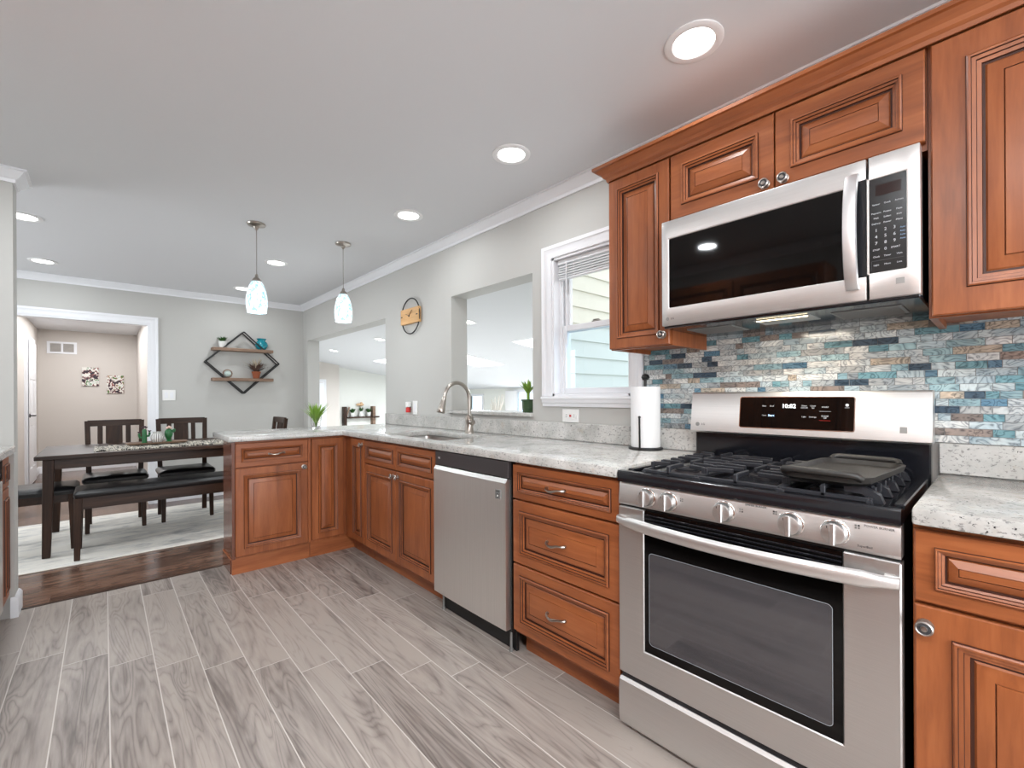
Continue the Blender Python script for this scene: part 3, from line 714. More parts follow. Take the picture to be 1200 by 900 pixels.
# peninsula cabinet
x0, x1 = .622, 1.098; w = x1-x0
b = thing('peninsula_cabinet', 'reddish-brown peninsula base cabinet with one drawer over one door, beside the dining bench', 'cabinet', (x0, PY, 0))
mb = MB(); mb.box(.012, w+.004, .021, .30, .105, CT0-.001); mb.build('body', M_WV, b, smooth=0)
mb = MB(); mb.box(-.006, w+.004, .024, .044, 0, .1045); mb.build('toe_kick', M_WH, b, smooth=0)
mb = MB(); mb.box(-.006, .0115, .021, .30, .1, CT0-.001); mb.box(-.012, .0115, .0445, .302, 0, .098, bev=.002); mb.build('end_panel', plain('satin_cabinet_side', C(112, 66, 48), .22, coat=.5), b, smooth=0)
mb = MB(); mb.box(-.014, -.006, .022, .302, .098, .106, bev=.002); mb.build('end_trim', M_WY, b, smooth=0)
d = front(b, 'drawer', .012, w-.012, .705, .862, .040, mat=M_WH); pull_into(d, w/2+.02, .783)
d = front(b, 'door', .012, w-.012, .118, .697); knob_into(d, w-.040, .668)
mb = MB(); mb.box(w-.010, w+.006, .004, .021, .118, .862); mb.build('stile', M_WV, b, smooth=0)
# base cabinet right of the range
b = thing('base_cabinet', 'reddish-brown base cabinet with one drawer over a door, right of the gas range', 'cabinet', (DF, .142, 0), RZ)
carcass(b, .62, .105, CT0-.001, BD); toe(b, 0, .62)
front(b, 'drawer', .004, .616, .702, .862, .046, mat=M_WH)
d = front(b, 'door', .004, .616, .125, .694, .060, 1.1); knob_into(d, .022, .650)

# upper cabinets, door faces at x=1.65
UF = 1.65; UD = XW-UF-.002; UT = 2.132
def upper(name, label, y0, y1, z0, doors, under=True):
    w = y0-y1; b = thing(name, label, 'cabinet', (UF, y0, z0), RZ)
    h = UT-z0
    mb = MB(); zb = .018 if under else 0
    mb.box(0, w, .021, UD, zb, h)
    if under:
        mb.box(0, w, .021, .04, 0, zb); mb.box(0, .016, .04, UD, 0, zb); mb.box(w-.016, w, .04, UD, 0, zb)
    mb.build('body', M_WV, b, smooth=0)
    return b, w, h
b, w, h = upper('wall_cabinet', 'narrow reddish-brown wall cabinet between the window and the microwave', 1.176, .886, 1.366, 1)
d = front(b, 'door', .003, w-.003, .004, h-.028, .042, .9); knob_into(d, w-.030, .042)
b, w, h = upper('bridge_cabinet', 'short reddish-brown wall cabinet with two doors directly above the microwave', .8845, .139, 1.834, 2, False)
for xa, xb, kx in ((.003, w/2-.002, w/2-.028), (w/2+.002, w-.003, w/2+.028)):
    d = front(b, 'door', xa, xb, .020, h-.028, .046, .9, mat=M_WH); knob_into(d, kx, .040)
b, w, h = upper('wall_cabinet', 'tall reddish-brown wall cabinet right of the microwave at the photo\'s edge', .1375, -.52, 1.372, 1)
front(b, 'door', .007, w/2+.12, .004, h-.028, .066, 1.15)
# wooden crown along the uppers
UC = [(0, UT-.024), (.004, UT-.024), (.006, UT-.012), (.016, UT-.006), (.020, UT+.006), (.034, UT+.016), (.040, UT+.022), (.050, UT+.024), (.050, UT+.036), (0, UT+.036)]
mb = MB(); mb.sweep([(XW-.002, 1.176), (UF, 1.176), (UF, -.52)], UC, side=1)
mb.box(UF, XW-.002, -.52, 1.176, UT+.001, UT+.012)
tag(mb.build('cabinet_crown', M_WY, smooth=30), 'stepped reddish-brown crown moulding along the top of the wall cabinets', 'moulding')

# ------------------------------------------------------------------ counters
SINK = (1.435, 1.80, 2.17, 2.90)
us = [.590, SINK[0], SINK[1], 1.328, XW-.001]; us = sorted(set(us)); vs = sorted([.9175, SINK[2], SINK[3], 3.362, 3.93])
mb = MB()
keep = lambda x, y: (x > 1.328 or y > 3.362) and not (SINK[0] < x < SINK[1] and SINK[2] < y < SINK[3])
grid_solid(us, vs, keep, CT0, CT1, lambda u, v, w: (u, v, w), mb)
tag(mb.build('granite_countertop', M_GRAN, bev=.006, seg=2), 'long L-shaped speckled white granite countertop with the sink, running onto the peninsula', 'countertop')
mb = MB(); mb.box(1.325, XW-.001, -.48, .1395, CT0, CT1); tag(mb.build('granite_countertop', M_GRAN, bev=.006, seg=2), 'short pale granite countertop right of the gas range', 'countertop')
mb = MB(); mb.box(XW-.021, XW-.001, .9175, 3.93, CT1+.0005, 1.011); tag(mb.build('granite_backsplash', M_GRAN, bev=.002), 'low speckled granite upstand behind the sink, from the doorway to the range', 'backsplash')
mb = MB(); mb.box(XW-.021, XW-.001, -.48, .1395, CT1+.0005, 1.011); tag(mb.build('granite_backsplash', M_GRAN, bev=.002), 'low pale granite upstand on the wall right of the gas range', 'backsplash')
mb = MB(); a_, b_ = PASS[0]+.001, PASS[1]-.001; mb.prism([(XW-.028, a_, 1.038), (XW+.19, a_, 1.038), (XW+.19, b_, 1.038), (XW-.0005, b_, 1.038), (XW-.0005, b_+.04, 1.038), (XW-.028, b_+.04, 1.038)], (0, 0, .023))
tag(mb.build('granite_sill', M_GRAN, bev=.003), 'granite sill slab on the bottom of the wall pass-through behind the faucet', 'sill')
mb = MB(); mb.box(XW+.002, XW+.148, PASS[0]+.001, PASS[1]-.001, 1.012, 1.0375); struct(mb.build('trim_sill_base', M_WALL, smooth=0))

# abalone glass mosaic on the wall
rng = random.Random(5)
PAL = [(C(208, 211, 211), 34), (C(182, 195, 200), 22), (C(152, 180, 187), 13), (C(112, 152, 162), 9), (C(98, 132, 154), 7), (C(142, 130, 124), 8), (C(186, 172, 156), 6), (C(66, 84, 100), 6), (C(168, 172, 174), 18)]
PW_ = [p[1] for p in PAL]
qs = []; RH = .0232; z = 1.0125; yA, yB = 1.198, -.50; row = 0
while z < 1.445:
    z1 = min(z+RH-.0016, 1.445); y = yA-rng.random()*.03
    ya = yA
    while ya > yB:
        L = rng.choice((.03, .045, .055, .07, .085, .105)); yb = max(ya-L, yB)
        c = rng.choices(PAL, PW_)[0][0]; j = rng.uniform(.85, 1.12); x = XW-.006-rng.random()*.0004
        if ya-yb > .006:
            qs.append(([(x, ya-.0008, z), (x, yb+.0008, z), (x, yb+.0008, z1), (x, ya-.0008, z1)], (c[0]*j, c[1]*j, c[2]*j)))
        ya = yb
    z += RH; row += 1
o = toned('mosaic_backsplash', qs, M_MOS, (M_MGROUT, box_quads(XW-.0052, XW-.0005, yB, yA, 1.0115, 1.446)))
tag(o, 'blue, white and brown iridescent glass mosaic on the wall behind the range', 'backsplash')

# sink and faucet
s = thing('kitchen_sink', 'stainless undermount sink set in the granite counter', 'sink', ((SINK[0]+SINK[1])/2, (SINK[2]+SINK[3])/2, CT0-.002))
hx, hy = (SINK[1]-SINK[0])/2+.006, (SINK[3]-SINK[2])/2+.006
mb = MB()
def rr(hx, hy, r, z, n=6):
    P = []
    for cx, cy, a0 in ((hx-r, hy-r, 0), (-hx+r, hy-r, 90), (-hx+r, -hy+r, 180), (hx-r, -hy+r, 270)):
        for i in range(n+1):
            a = R(a0+90*i/n); P.append((cx+r*math.cos(a), cy+r*math.sin(a), z))
    return P
def loft(mb, loops, m=None, cap0=False, cap1=True):
    Rg = [[mb.bm.verts.new(p) for p in L] for L in loops]; n = len(Rg[0])
    for a, b_ in zip(Rg, Rg[1:]):
        for k in range(n): mb.face([a[k], a[(k+1) % n], b_[(k+1) % n], b_[k]], m)
    if cap0: mb.face(Rg[0][::-1], m)
    if cap1: mb.face(Rg[-1], m)
loft(mb, [rr(hx+.015, hy+.015, .06, 0), rr(hx, hy, .05, 0), rr(hx-.01, hy-.01, .05, -.16), rr(hx-.03, hy-.03, .04, -.175), rr(hx-.03, hy-.03, .04, -.178), rr(hx-.008, hy-.008, .05, -.165), rr(hx+.003, hy+.003, .05, -.004), rr(hx+.015, hy+.015, .06, -.003)], cap1=False)
mb.poly(rr(hx-.03, hy-.03, .04, -.175)); mb.build('bowl', M_SINK, s, recalc=False)
mb = MB(); mb.lathe([(.045, -.1745), (.045, -.171), (.038, -.171), (.02, -.174), (0, -.174)], n=24); mb.build('drain', M_BRIGHT, s)
f = thing('faucet', 'tall brushed nickel gooseneck faucet behind the sink', 'faucet', (1.868, 2.492, CT1))
mb = MB(); mb.lathe([(.033, 0), (.033, .006), (.028, .012), (.027, .07), (.029, .085), (.029, .105), (.023, .118), (.019, .128)], n=24); mb.build('base', M_NICKEL, f)
mb = MB(); path = [(0, 0, .12), (0, 0, .24)]
for i in range(17):
    a = PI*i/16*.93; path.append((-.101+.101*math.cos(a), 0, .238+.106*math.sin(a)))
e = Vector(path[-1]); d = (e-Vector(path[-2])).normalized(); path.append(tuple(e+d*.022))
mb.tube(path, .0130, 12); mb.build('spout', M_NICKEL, f)
mb = MB(); Mh = T(path[-1]) @ Vector((0, 0, 1)).rotation_difference(d).to_matrix().to_4x4()
mb.lathe([(.014, -.01), (.0165, -.004), (.0150, .002), (.019, .025), (.026, .075), (.028, .092), (.024, .099), (0, .099)], Mh, 20); mb.build('spray_head', M_NICKEL, f)
mb = MB(); mb.lathe([(.02, 0), (.02, .02), (.016, .028), (0, .03)], T((0, -.02, .075)) @ AX['-y'], 16); mb.tube([(0, -.045, .075), (-.012, -.052, .092), (-.045, -.058, .128)], [.008, .0075, .006], 8); mb.build('lever', M_NICKEL, f)
# ------------------------------------------------------------------ dishwasher
d = thing('dishwasher', 'stainless dishwasher with pocket handle under the granite counter', 'dishwasher', (1.326, 2.104, 0), RZ)
w = .612
mb = MB(); mb.box(.004, w-.004, .03, .62, .10, CT0-.002); mb.build('tub', M_BMATTE, d, smooth=0)
mb = MB(); mb.box(.006, w-.006, .014, .032, .795, CT0-.004, bev=.002); mb.build('control_strip', M_DGREY, d, smooth=0)
mb = MB(); lp = []
for i in range(11):          # slightly crowned door skin, pocket lip at the top
    x = .012+(w-.024)*i/10; lp.append((x, -.004*math.sin(PI*i/10)))
Z0, Z1 = .113, .775
va = [mb.bm.verts.new((x, y, Z0)) for x, y in lp]; vb = [mb.bm.verts.new((x, y, Z1)) for x, y in lp]; vc = [mb.bm.verts.new((x, y+.012, Z1+.018)) for x, y in lp]; vd = [mb.bm.verts.new((x, .034, Z1+.014)) for x, y in lp]; ve = [mb.bm.verts.new((x, .034, Z0)) for x, y in lp]
for A, B in ((va, vb), (vb, vc), (vc, vd), (vd, ve), (ve, va)):
    for i in range(10): mb.face([A[i], A[i+1], B[i+1], B[i]])
for i in (0, 10): mb.face([q[i] for q in (va, vb, vc, vd, ve)])
door = mb.build('door', M_STEELV, d, smooth=30)
mb = MB(); mb.box(w-.075, w-.038, -.0065, -.001, .700, .742, bev=.001); mb.build('badge', M_GREY, door, smooth=0)
mb = MB(); mb.lathe([(.010, 0), (.010, .001), (0, .001)], T((w-.0565, -.0065, .715)) @ AX['-y'], 20, M_LEGD); mb.lathe([(.005, .001), (.005, .0018), (0, .0018)], T((w-.0565, -.0065, .715)) @ AX['-y'], 16, M_WHITE); text_into(mb, 'AAA', .011, T((w-.0565, -.0068, .734)) @ TF, M_LEGD); mb.build('badge_print', None, door, smooth=0)
mb = MB(); text_into(mb, 'LG', .014, T((.045, .0135, .835)) @ TF, M_WHITE); mb.build('logo', None, d, smooth=0)
mb = MB(); mb.box(.006, w-.006, .060, .075, .004, .112); mb.build('toe_plate', M_BMATTE, d, smooth=0)
for x in (.03, w-.03):
    mb = MB(); mb.cyl((x, .048, 0), .010, .012); mb.cyl((x, .048, .012), .006, .095); mb.build('leveling_foot', M_GREY, d)

# ------------------------------------------------------------------ gas range
g = thing('gas_range', 'stainless freestanding gas range with black cooktop and glass oven door', 'range', (1.336, .914, 0), RZ)
w = .756
mb = MB(); mb.box(.004, w-.004, .045, .60, .02, .862); mb.build('body', M_BMATTE, g, smooth=0)
for x, y in ((.04, .09), (w-.04, .09), (.04, .56), (w-.04, .56)):
    mb = MB(); mb.cyl((x, y, 0), .016, .021); mb.build('foot', M_BMATTE, g)
mb = MB(); lo = []
for z, y in ((.022, .006), (.03, .001), (.06, -.001), (.14, -.001), (.172, .002), (.182, .010)): lo.append((z, y))
def skin(mb, x0, x1, prof, yb, m=None):
    """sheet with a z-y profile across x, closed at the back yb"""
    pts = [(y, z) for z, y in prof]; poly = [(x0, y, z) for y, z in pts]+[(x0, yb, pts[-1][1]), (x0, yb, pts[0][1])]
    mb.prism(poly, (x1-x0, 0, 0), m)
skin(mb, 0, w, lo, .044); mb.build('storage_drawer', M_STEEL, g, smooth=30)
mb = MB(); mb.box(.006, w-.006, .012, .044, .182, .201); mb.build('drawer_gap', M_BLACK, g, smooth=0)
# oven door: steel frame around a black glass panel
mb = MB(); gx0, gx1, gz0, gz1 = .100, .646, .307, .772; D0, D1 = .203, .781
fn = lambda u, v, w_: (u, w_, v)
grid_solid([0, gx0, gx1, w], [D0, gz0, D1], lambda u, v: not (gx0 < u < gx1 and v > gz0), 0, .042, fn, mb)
door = mb.build('oven_door', M_STEEL, g, bev=.003, smooth=30)
mb = MB(); mb.box(gx0+.0005, gx1-.0005, .002, .041, gz0+.0005, .779); mb.build('door_glass', M_BGLASS, door, smooth=0)
mb = MB(); wl = rr((.625-.118)/2, (.642-.337)/2, .012, 0); cx_, cz_ = (.625+.118)/2, (.642+.337)/2
mb.poly([(cx_+p[0], .0012, cz_+p[1]) for p in wl]); wn = mb.build('oven_window', M_OVENW, door, smooth=0, recalc=False)
wn.data.flip_normals() if wn.data.polygons[0].normal.y > 0 else None
mb = MB(); ol = rr((.625-.118)/2+.0006, (.642-.337)/2+.0006, .0126, 0); il = rr((.625-.118)/2-.0008, (.642-.337)/2-.0008, .0112, 0); n_ = len(ol)
A = [mb.bm.verts.new((cx_+p[0], .0008, cz_+p[1])) for p in ol]; B = [mb.bm.verts.new((cx_+p[0], .0008, cz_+p[1])) for p in il]
for k in range(n_): mb.face([A[k], A[(k+1) % n_], B[(k+1) % n_], B[k]])
mb.build('window_edge', M_OVENE, door, smooth=0)
mb = MB()
for i in range(6): mb.box(gx0+.002, gx1-.002, -.001, .006, .706+i*.0115, .711+i*.0115, bev=.001)
mb.build('vent_louvers', M_BLACK, door, smooth=0)
mb = MB(); N = 24; pts = []
def hy(u): return -.048*(1-u**2)**.75-.004
sec = [(-.009, .017), (-.013, .010), (-.013, -.010), (-.009, -.017), (-.002, -.020), (.002, -.014), (.002, .014), (-.002, .020)]
rings = []
for i in range(N+1):
    u = -1+2*i/N; x = w/2+u*(w/2-.002); y = hy(u); k = 1 if abs(u) < .9 else .75
    rings.append([mb.bm.verts.new((x, y+a, .736-.004*(1-u*u)+b_*k)) for a, b_ in sec])
for A, B in zip(rings, rings[1:]):
    for k in range(8): mb.face([A[k], A[(k+1) % 8], B[(k+1) % 8], B[k]])
mb.face(rings[0]); mb.face(rings[-1]); mb.box(.004, .03, -.006, .002, .724, .748); mb.box(w-.03, w-.004, -.006, .002, .724, .748)
mb.build('door_handle', plain('satin_steel_handle', (.80, .79, .78, 1), .42, 1), door, smooth=50)
# control panel with five knobs
mb = MB(); skin(mb, .001, w-.001, [(.788, .004), (.795, .0), (.856, .006), (.864, .010)], .05); cp = mb.build('control_panel', M_STEEL, g, smooth=30)
mb = MB(); mb.box(.002, w-.002, .012, .044, .779, .789); mb.build('panel_gap', M_BMATTE, g, smooth=0)
for x in (.112, .188, .363, .535, .631):
    Mk = T((x, .002, .826)) @ AX['-y']
    mb = MB(); mb.lathe([(.031, 0), (.031, .004), (.028, .006)], Mk, 28, M_BRIGHT); mb.lathe([(.0275, .006), (.027, .020), (.0245, .026), (.020, .0275), (0, .0275)], Mk, 28, M_STEEL)
    mb.box(x-.006, x+.006, -.034, -.025, .799, .853, M_STEEL, bev=.002)
    k_ = mb.build('knob', None, cp, smooth=35)
    mb = MB(); mb.box(x-.0125, x-.0105, -.0259, -.0254, .838, .844, M_LEGD); mb.build('pointer_mark', M_LEGD, k_, smooth=0)
mb = MB()
def tiny(s, x, z, size, m, y=-.0006): text_into(mb, s, size, T((x, y, z)) @ TF, m)
def glyph(x, z, on):
    for i in range(2):
        for j in range(2):
            mb.box(x-.006+i*.006, x-.002+i*.006, .0032, .0045, z-.006+j*.006, z-.002+j*.006, M_LEGD if (i+2*j) == on else M_GREY)
for x, z, on in ((.232, .838, 0), (.410, .838, 1), (.497, .848, 2), (.676, .848, 3)):
    mb = MB(); glyph(x, z, on); mb.build('burner_symbol', None, cp, smooth=0)
for s_, x, z, y_ in (('SIMMER BURNER', .447, .8555, .0055), ('POWER BURNER', .716, .852, .0050), ('SuperBoil', .690, .803, .0002)):
    mb = MB(); tiny(s_, x, z, .0075, M_LEGD, y_); mb.build('burner_label', None, cp, smooth=0)
# cooktop
mb = MB(); skin(mb, 0, w, [(.866, -.002), (.870, -.006), (.896, -.006), (.904, -.001), (.9045, .018), (.897, .03)], .06)
mb.box(0, .022, .06, .612, .866, .904, bev=.003); mb.box(w-.022, w, .06, .612, .866, .904, bev=.003); mb.box(.022, w-.022, .06, .612, .866, .893); mb.box(.022, w-.022, .575, .612, .893, .904)
ct = mb.build('cooktop', M_BLACK, g, smooth=35)
for x, y, r in ((.161, .181, .042), (.161, .434, .034), (.375, .31, .04), (.594, .181, .046), (.594, .434, .038)):
    mb = MB(); mb.lathe([(r+.012, .893), (r+.012, .897), (r, .899), (r, .904)], T((x, y, 0)), 24, M_DGREY); mb.lathe([(r*.92, .904), (r*.95, .910), (r*.85, .913), (0, .9135)], T((x, y, 0)), 24, M_IRON); mb.build('burner', None, ct)
def grate(x0, x1, y0, y1, zt, right=False):
    mb = MB(); b_ = .0045; h = .014; z0 = zt-h
    def bar(xa, ya, xb, yb, hh=h, ww=b_):
        mb.bar((xa, ya, zt-hh/2), (xb, yb, zt-hh/2), 2*ww, hh, bev=.002)
    xm, ym = (x0+x1)/2, (y0+y1)/2; zl = .911
    def low(xa, ya, xb, yb): mb.bar((xa, ya, zl-.006), (xb, yb, zl-.006), .012, .012, bev=.002)
    for yy in (y0, y1): low(x0, yy, x1, yy)
    for xx in (x0, x1): low(xx, y0, xx, y1)
    bar(x0, ym, x1, ym)
    def finger(xa, ya, xb, yb):
        mb.bar((xa, ya, zl-.01), (xa, ya, zt-.002), .012, .012, bev=.002); bar(xa, ya, xb, yb)
    for xx in (x0, x1): mb.bar((xx, ym, zl-.01), (xx, ym, zt-.002), .012, .012, bev=.002)
    for yc in ((y0+ym)/2, (ym+y1)/2):
        q_ = (ym-y0)/2
        finger(x0, yc, xm-.024, yc); finger(x1, yc, xm+.024, yc)
        for sy in (-1, 1):
            for dx in (-1, 1): finger(xm+dx*(x1-x0)/2, yc+sy*q_*.55, xm+dx*.036, yc+sy*q_*.40)
    finger(xm, y0, xm, (y0+ym)/2-.03); bar(xm, (y0+ym)/2+.03, xm, (ym+y1)/2-.03); finger(xm, y1, xm, (ym+y1)/2+.03)
    for xx in (x0, x1):
        for yy in (y0, y1): mb.bar((xx, yy, zl-.005), (xx, yy, .8935), .014, .014, bev=.002)
    if right:
        for i in range(5):
            yy = y0+.03+i*(y1-y0-.06)/4
            mb.prism([(x1-.055, yy-.012, zt), (x1-.012, yy-.012, zt), (x1+.018, yy-.012, zt-.016), (x1+.026, yy-.012, .895), (x1+.004, yy-.012, .895), (x1-.016, yy-.012, zt-.018), (x1-.055, yy-.012, zt-.014)], (0, .024, 0))
    return mb.build('grate', M_IRON, g, smooth=35)
grate(.070, .252, .055, .560, .932); grate(.262, .488, .055, .560, .932); grate(.498, .690, .055, .560, .932, True)
# backguard
mb = MB(); mb.box(.008, w+.004, .572, .612, .866, 1.02, bev=.004); mb.build('back_riser', M_BLACK, g, smooth=0)
mb = MB(); mb.prism([(0, .535, 1.012), (.004, .500, 1.014), (.010, .505, 1.02), (.010, .528, 1.172), (.010, .534, 1.178), (.0, .60, 1.178), (0, .606, 1.012)], (0, 0, 0)) if 0 else None
prf = [(.560, 1.010), (.537, 1.010), (.533, 1.016), (.555, 1.170), (.561, 1.178), (.612, 1.178), (.612, 1.010)]
mb.prism([(.003, y, z) for y, z in prf], (w+.007, 0, 0)); bgd = mb.build('backguard', M_STEEL, g, smooth=30)
TILT = math.atan2(.022, .154)
MD = T((0, .533, 1.016)) @ Matrix.Rotation(-TILT, 4, 'X')       # local plane of the backguard face, z up along it
mb = MB(); loop = rr(.184, .0585, .006, 0, 3); mb.prism([MD @ Vector((.388+p[0], -.0022, .083+p[1])) for p in loop], MD.to_3x3() @ Vector((0, .002, 0)), M_BGLASS); dsp = mb.build('display', M_BGLASS, bgd, smooth=0)
mb = MB(); o1 = rr(.187, .0615, .008, 0, 3); mb.prism([MD @ Vector((.388+p[0], -.0012, .083+p[1])) for p in o1], MD.to_3x3() @ Vector((0, .001, 0))); mb.build('display_rim', M_BRIGHT, bgd, smooth=0)
mb = MB(); mt = lambda x, z: MD @ T((x, -.0027, z)) @ TF
text_into(mb, '10:02', .0215, mt(.375, .108), M_SCREEN, .0003)
mb.build('clock_digits', None, dsp, smooth=0)
mb = MB(); text_into(mb, '\u2022\u2022', .02, mt(.330, .073), M_SCREEN_B, .0003) if 0 else text_into(mb, 'Start', .011, mt(.317, .072), M_SCREEN_B, .0003)
mb.build('lit_key', None, dsp, smooth=0)
mb = MB()
for s_, x, z in (('Bake', .292, .108), ('Broil', .318, .108), ('Conv', .292, .072), ('Timer', .425, .110), ('On/Off', .425, .103), ('Clock', .452, .110), ('Set', .452, .103), ('Light', .425, .070), ('Settings', .452, .070), ('START', .489, .106), ('CLEAR', .489, .074), ('Off', .489, .067)): mb = MB(); text_into(mb, s_, .0072, mt(x, z), M_LEGEND, .0003); mb.build('key_label', None, dsp, smooth=0)
mb = MB()
mb.box(.472, .506, -.0027, -.0022, .0905, .0912, M_LEGEND, M=MD); mb.build('key_line', None, dsp, smooth=0); mb = MB(); mb.box(.472, .506, -.0027, -.0022, .058, .0588, M_RED, M=MD)
mb.build('key_line', None, dsp, smooth=0); mb = MB(); mb.lathe([(.005, 0), (.005, .0004), (0, .0004)], MD @ T((.552, -.0024, .114)) @ AX['-y'], 12, M_LEGEND); mb.box(.545, .559, -.0027, -.0022, .1045, .1055, M_LEGEND, M=MD)
mb.build('wifi_symbol', None, dsp, smooth=0)
mb = MB(); mb.lathe([(.0085, 0), (.0085, .0006), (0, .0006)], MD @ T((.033, -.0004, .028)) @ AX['-y'], 20, M_GREY); text_into(mb, 'LG', .012, MD @ T((.057, -.0006, .028)) @ TF, M_LEGD); mb.build('logo', None, bgd, smooth=0); mb = MB(); mb.box(.690, .708, -.0008, -.0002, .026, .046, M_GREY, M=MD); mb.build('badge', None, bgd, smooth=0)
mb = MB(); mb.tube([(.17, .568, 1.003), (.53, .568, 1.003)], .004, 8); mb.build('vent_strip', M_DGREY, g)

# griddle lying on the right grate
gd = thing('griddle', 'dark rectangular cast iron griddle lying on the right burners', 'griddle', (1.575, .312, .9325), R(-90-5))
mb = MB(); hx, hy = .108, .195
loft(mb, [rr(hx-.02, hy-.02, .05, 0), rr(hx-.004, hy-.004, .05, .010), rr(hx, hy, .05, .026), rr(hx-.008, hy-.008, .05, .026), rr(hx-.014, hy-.014, .05, .0135), rr(hx-.02, hy-.02, .045, .0125)], cap0=True); mb.build('plate', M_IRONW, gd)
for s_ in (-1, 1):
    mb = MB(); L = [(-.088, s_*(hy-.016), .022), (-.082, s_*(hy-.002), .030), (-.068, s_*(hy+.004), .032), (.068, s_*(hy+.004), .032), (.082, s_*(hy-.002), .030), (.088, s_*(hy-.016), .022)]
    mb.tube(L, .009, 10); mb.build('grip', M_IRONW, gd)

# ------------------------------------------------------------------ over-the-range microwave
m = thing('microwave', 'stainless over-the-range microwave above the gas range', 'microwave', (1.585, .884, 1.430), RZ)
w, h = .738, .398
mb = MB(); mb.box(.004, w-.004, .042, .392, .004, h-.002); body = mb.build('body', M_BMATTE, m, smooth=0)
mb = MB(); dw = .6255
grid_solid([0, .029, .577, dw], [0, .068, .328, h], lambda u, v: not (.029 < u < .577 and .068 < v < .328), 0, .04, fn, mb)
door = mb.build('door', M_STEEL, m, bev=.004, seg=2, smooth=35)
mb = MB(); mb.box(.0285, .5775, .0035, .038, .0675, .3285); mb.build('door_window', M_BGLASS, door, smooth=0)
mb = MB(); mb.box(.600, .6245, -.001, .002, .066, .340); mb.build('handle_recess', M_BLACK, door, smooth=0)
mb = MB(); N = 20; rings = []
for i in range(N+1):
    u = -1+2*i/N; y = -.040*(1-u**2)**.7-.004; rings.append([mb.bm.verts.new((.594+a, y+b_, .196+u*.163)) for a, b_ in ((-.0165, 0), (-.014, -.007), (0, -.010), (.014, -.007), (.0165, 0), (.010, .004), (-.010, .004))])
for A, B in zip(rings, rings[1:]):
    for k in range(7): mb.face([A[k], A[(k+1) % 7], B[(k+1) % 7], B[k]])
mb.face(rings[0]); mb.face(rings[-1]); mb.box(.584, .604, -.006, .001, .034, .05); mb.box(.584, .604, -.006, .001, .342, .358)
mb.build('door_handle', plain('satin_steel_grip', (.82, .82, .83, 1), .42, 1), door, smooth=50)
mb = MB(); grid_solid([dw+.003, dw+.004, .710, w], [0, .074, .334, h], lambda u, v: not (dw+.004 < u < .710 and .074 < v < .334), 0, .04, fn, mb)
pn = mb.build('control_panel', M_STEEL, m, bev=.003, seg=2, smooth=35)
mb = MB(); mb.box(dw+.0035, .7105, .002, .038, .0735, .3345); kp = mb.build('keypad', plain('black_keypad', C(22, 22, 23), .22), pn, smooth=0)
mb = MB(); kx = [dw+.021, dw+.045, dw+.070]
def kt(s_, x, z, size=.0062, mm=M_LEGEND): text_into(mb, s_, size, T((x, .0017, z)) @ TF, mm)
for z, row in ((.262, ('Sensor', 'Cook', 'Reheat')), (.238, ('Popcorn', 'Potato', 'Pizza')), (.224, ('Melt', 'Soften', 'Kids')), (.209, ('Defrost', 'Power', 'Menu'))):
    for x, s_ in zip(kx, row): kt(s_, x, z)
for z, row in ((.190, '123'), (.172, '456'), (.154, '789')):
    for x, s_ in zip((kx[0], kx[1]-.004, kx[2]-.010), row): kt(s_, x, z, .0115)
kt('STOP', kx[0], .136, .0065); kt('0', kx[1]-.004, .136, .0115); kt('START', kx[2]-.008, .136, .0065)
for z in (.186, .176, .166, .156): kt('Auto', dw+.077, z, .0055, M_LEGB)
for x, s_ in zip(kx, ('Clock', 'Timer', 'Vent')): kt(s_, x, .117)
for x, s_ in zip(kx, ('Light', 'More', 'Less')): kt(s_, x, .094)
mb.box(dw+.010, .704, .0012, .0019, .1055, .1065, M_LEGD); mb.box(dw+.010, dw+.0108, .0012, .0019, .080, .1065, M_LEGD)
mb.build('key_print', None, kp, smooth=0)
mb = MB(); mb.box(dw+.020, .700, .0014, .0019, .285, .315, plain('dark_red_display', C(38, 22, 20), .1)); mb.build('display', None, kp, smooth=0)
mb = MB(); mb.box(.688, .706, -.0006, .0002, .034, .050, M_GREY); mb.build('badge', None, pn, smooth=0)
mb = MB(); mb.lathe([(.0065, 0), (.0065, .0006), (0, .0006)], T((.024, 0, .026)) @ AX['-y'], 20, M_GREY); text_into(mb, 'LG', .0105, T((.043, -.0003, .026)) @ TF, M_LEGD); mb.build('logo', None, door, smooth=0)
mb = MB(); mb.box(.002, w-.002, .012, .392, -.008, .004, bev=.003); ub = mb.build('underside', M_BLACK, m, smooth=0)
for x0 in (.05, w-.05-.17):
    mb = MB(); mb.box(x0, x0+.17, .10, .27, -.011, -.0075, bev=.001)
    for i in range(10): mb.box(x0+.008, x0+.162, .112+i*.0155, .116+i*.0155, -.0125, -.0105)
    mb.build('grease_filter', M_GREY, ub, smooth=0)
mb = MB(); mb.box(.30, .47, .075, .20, -.0105, -.0078, bev=.001); lm = mb.build('lamp_cover', plain('frosted_lamp_cover', C(170, 172, 170), .3), ub, smooth=0)
mb = MB(); mb.box(.31, .46, .078, .090, -.0125, -.0104); mb.build('lit_lamp', M_WARM, lm, smooth=0)
area('cooktop_lamp', (1.585+.13, .884-.385, 1.416), (0, 0, 0), .12, .15, 1.6, (1, .9, .75))
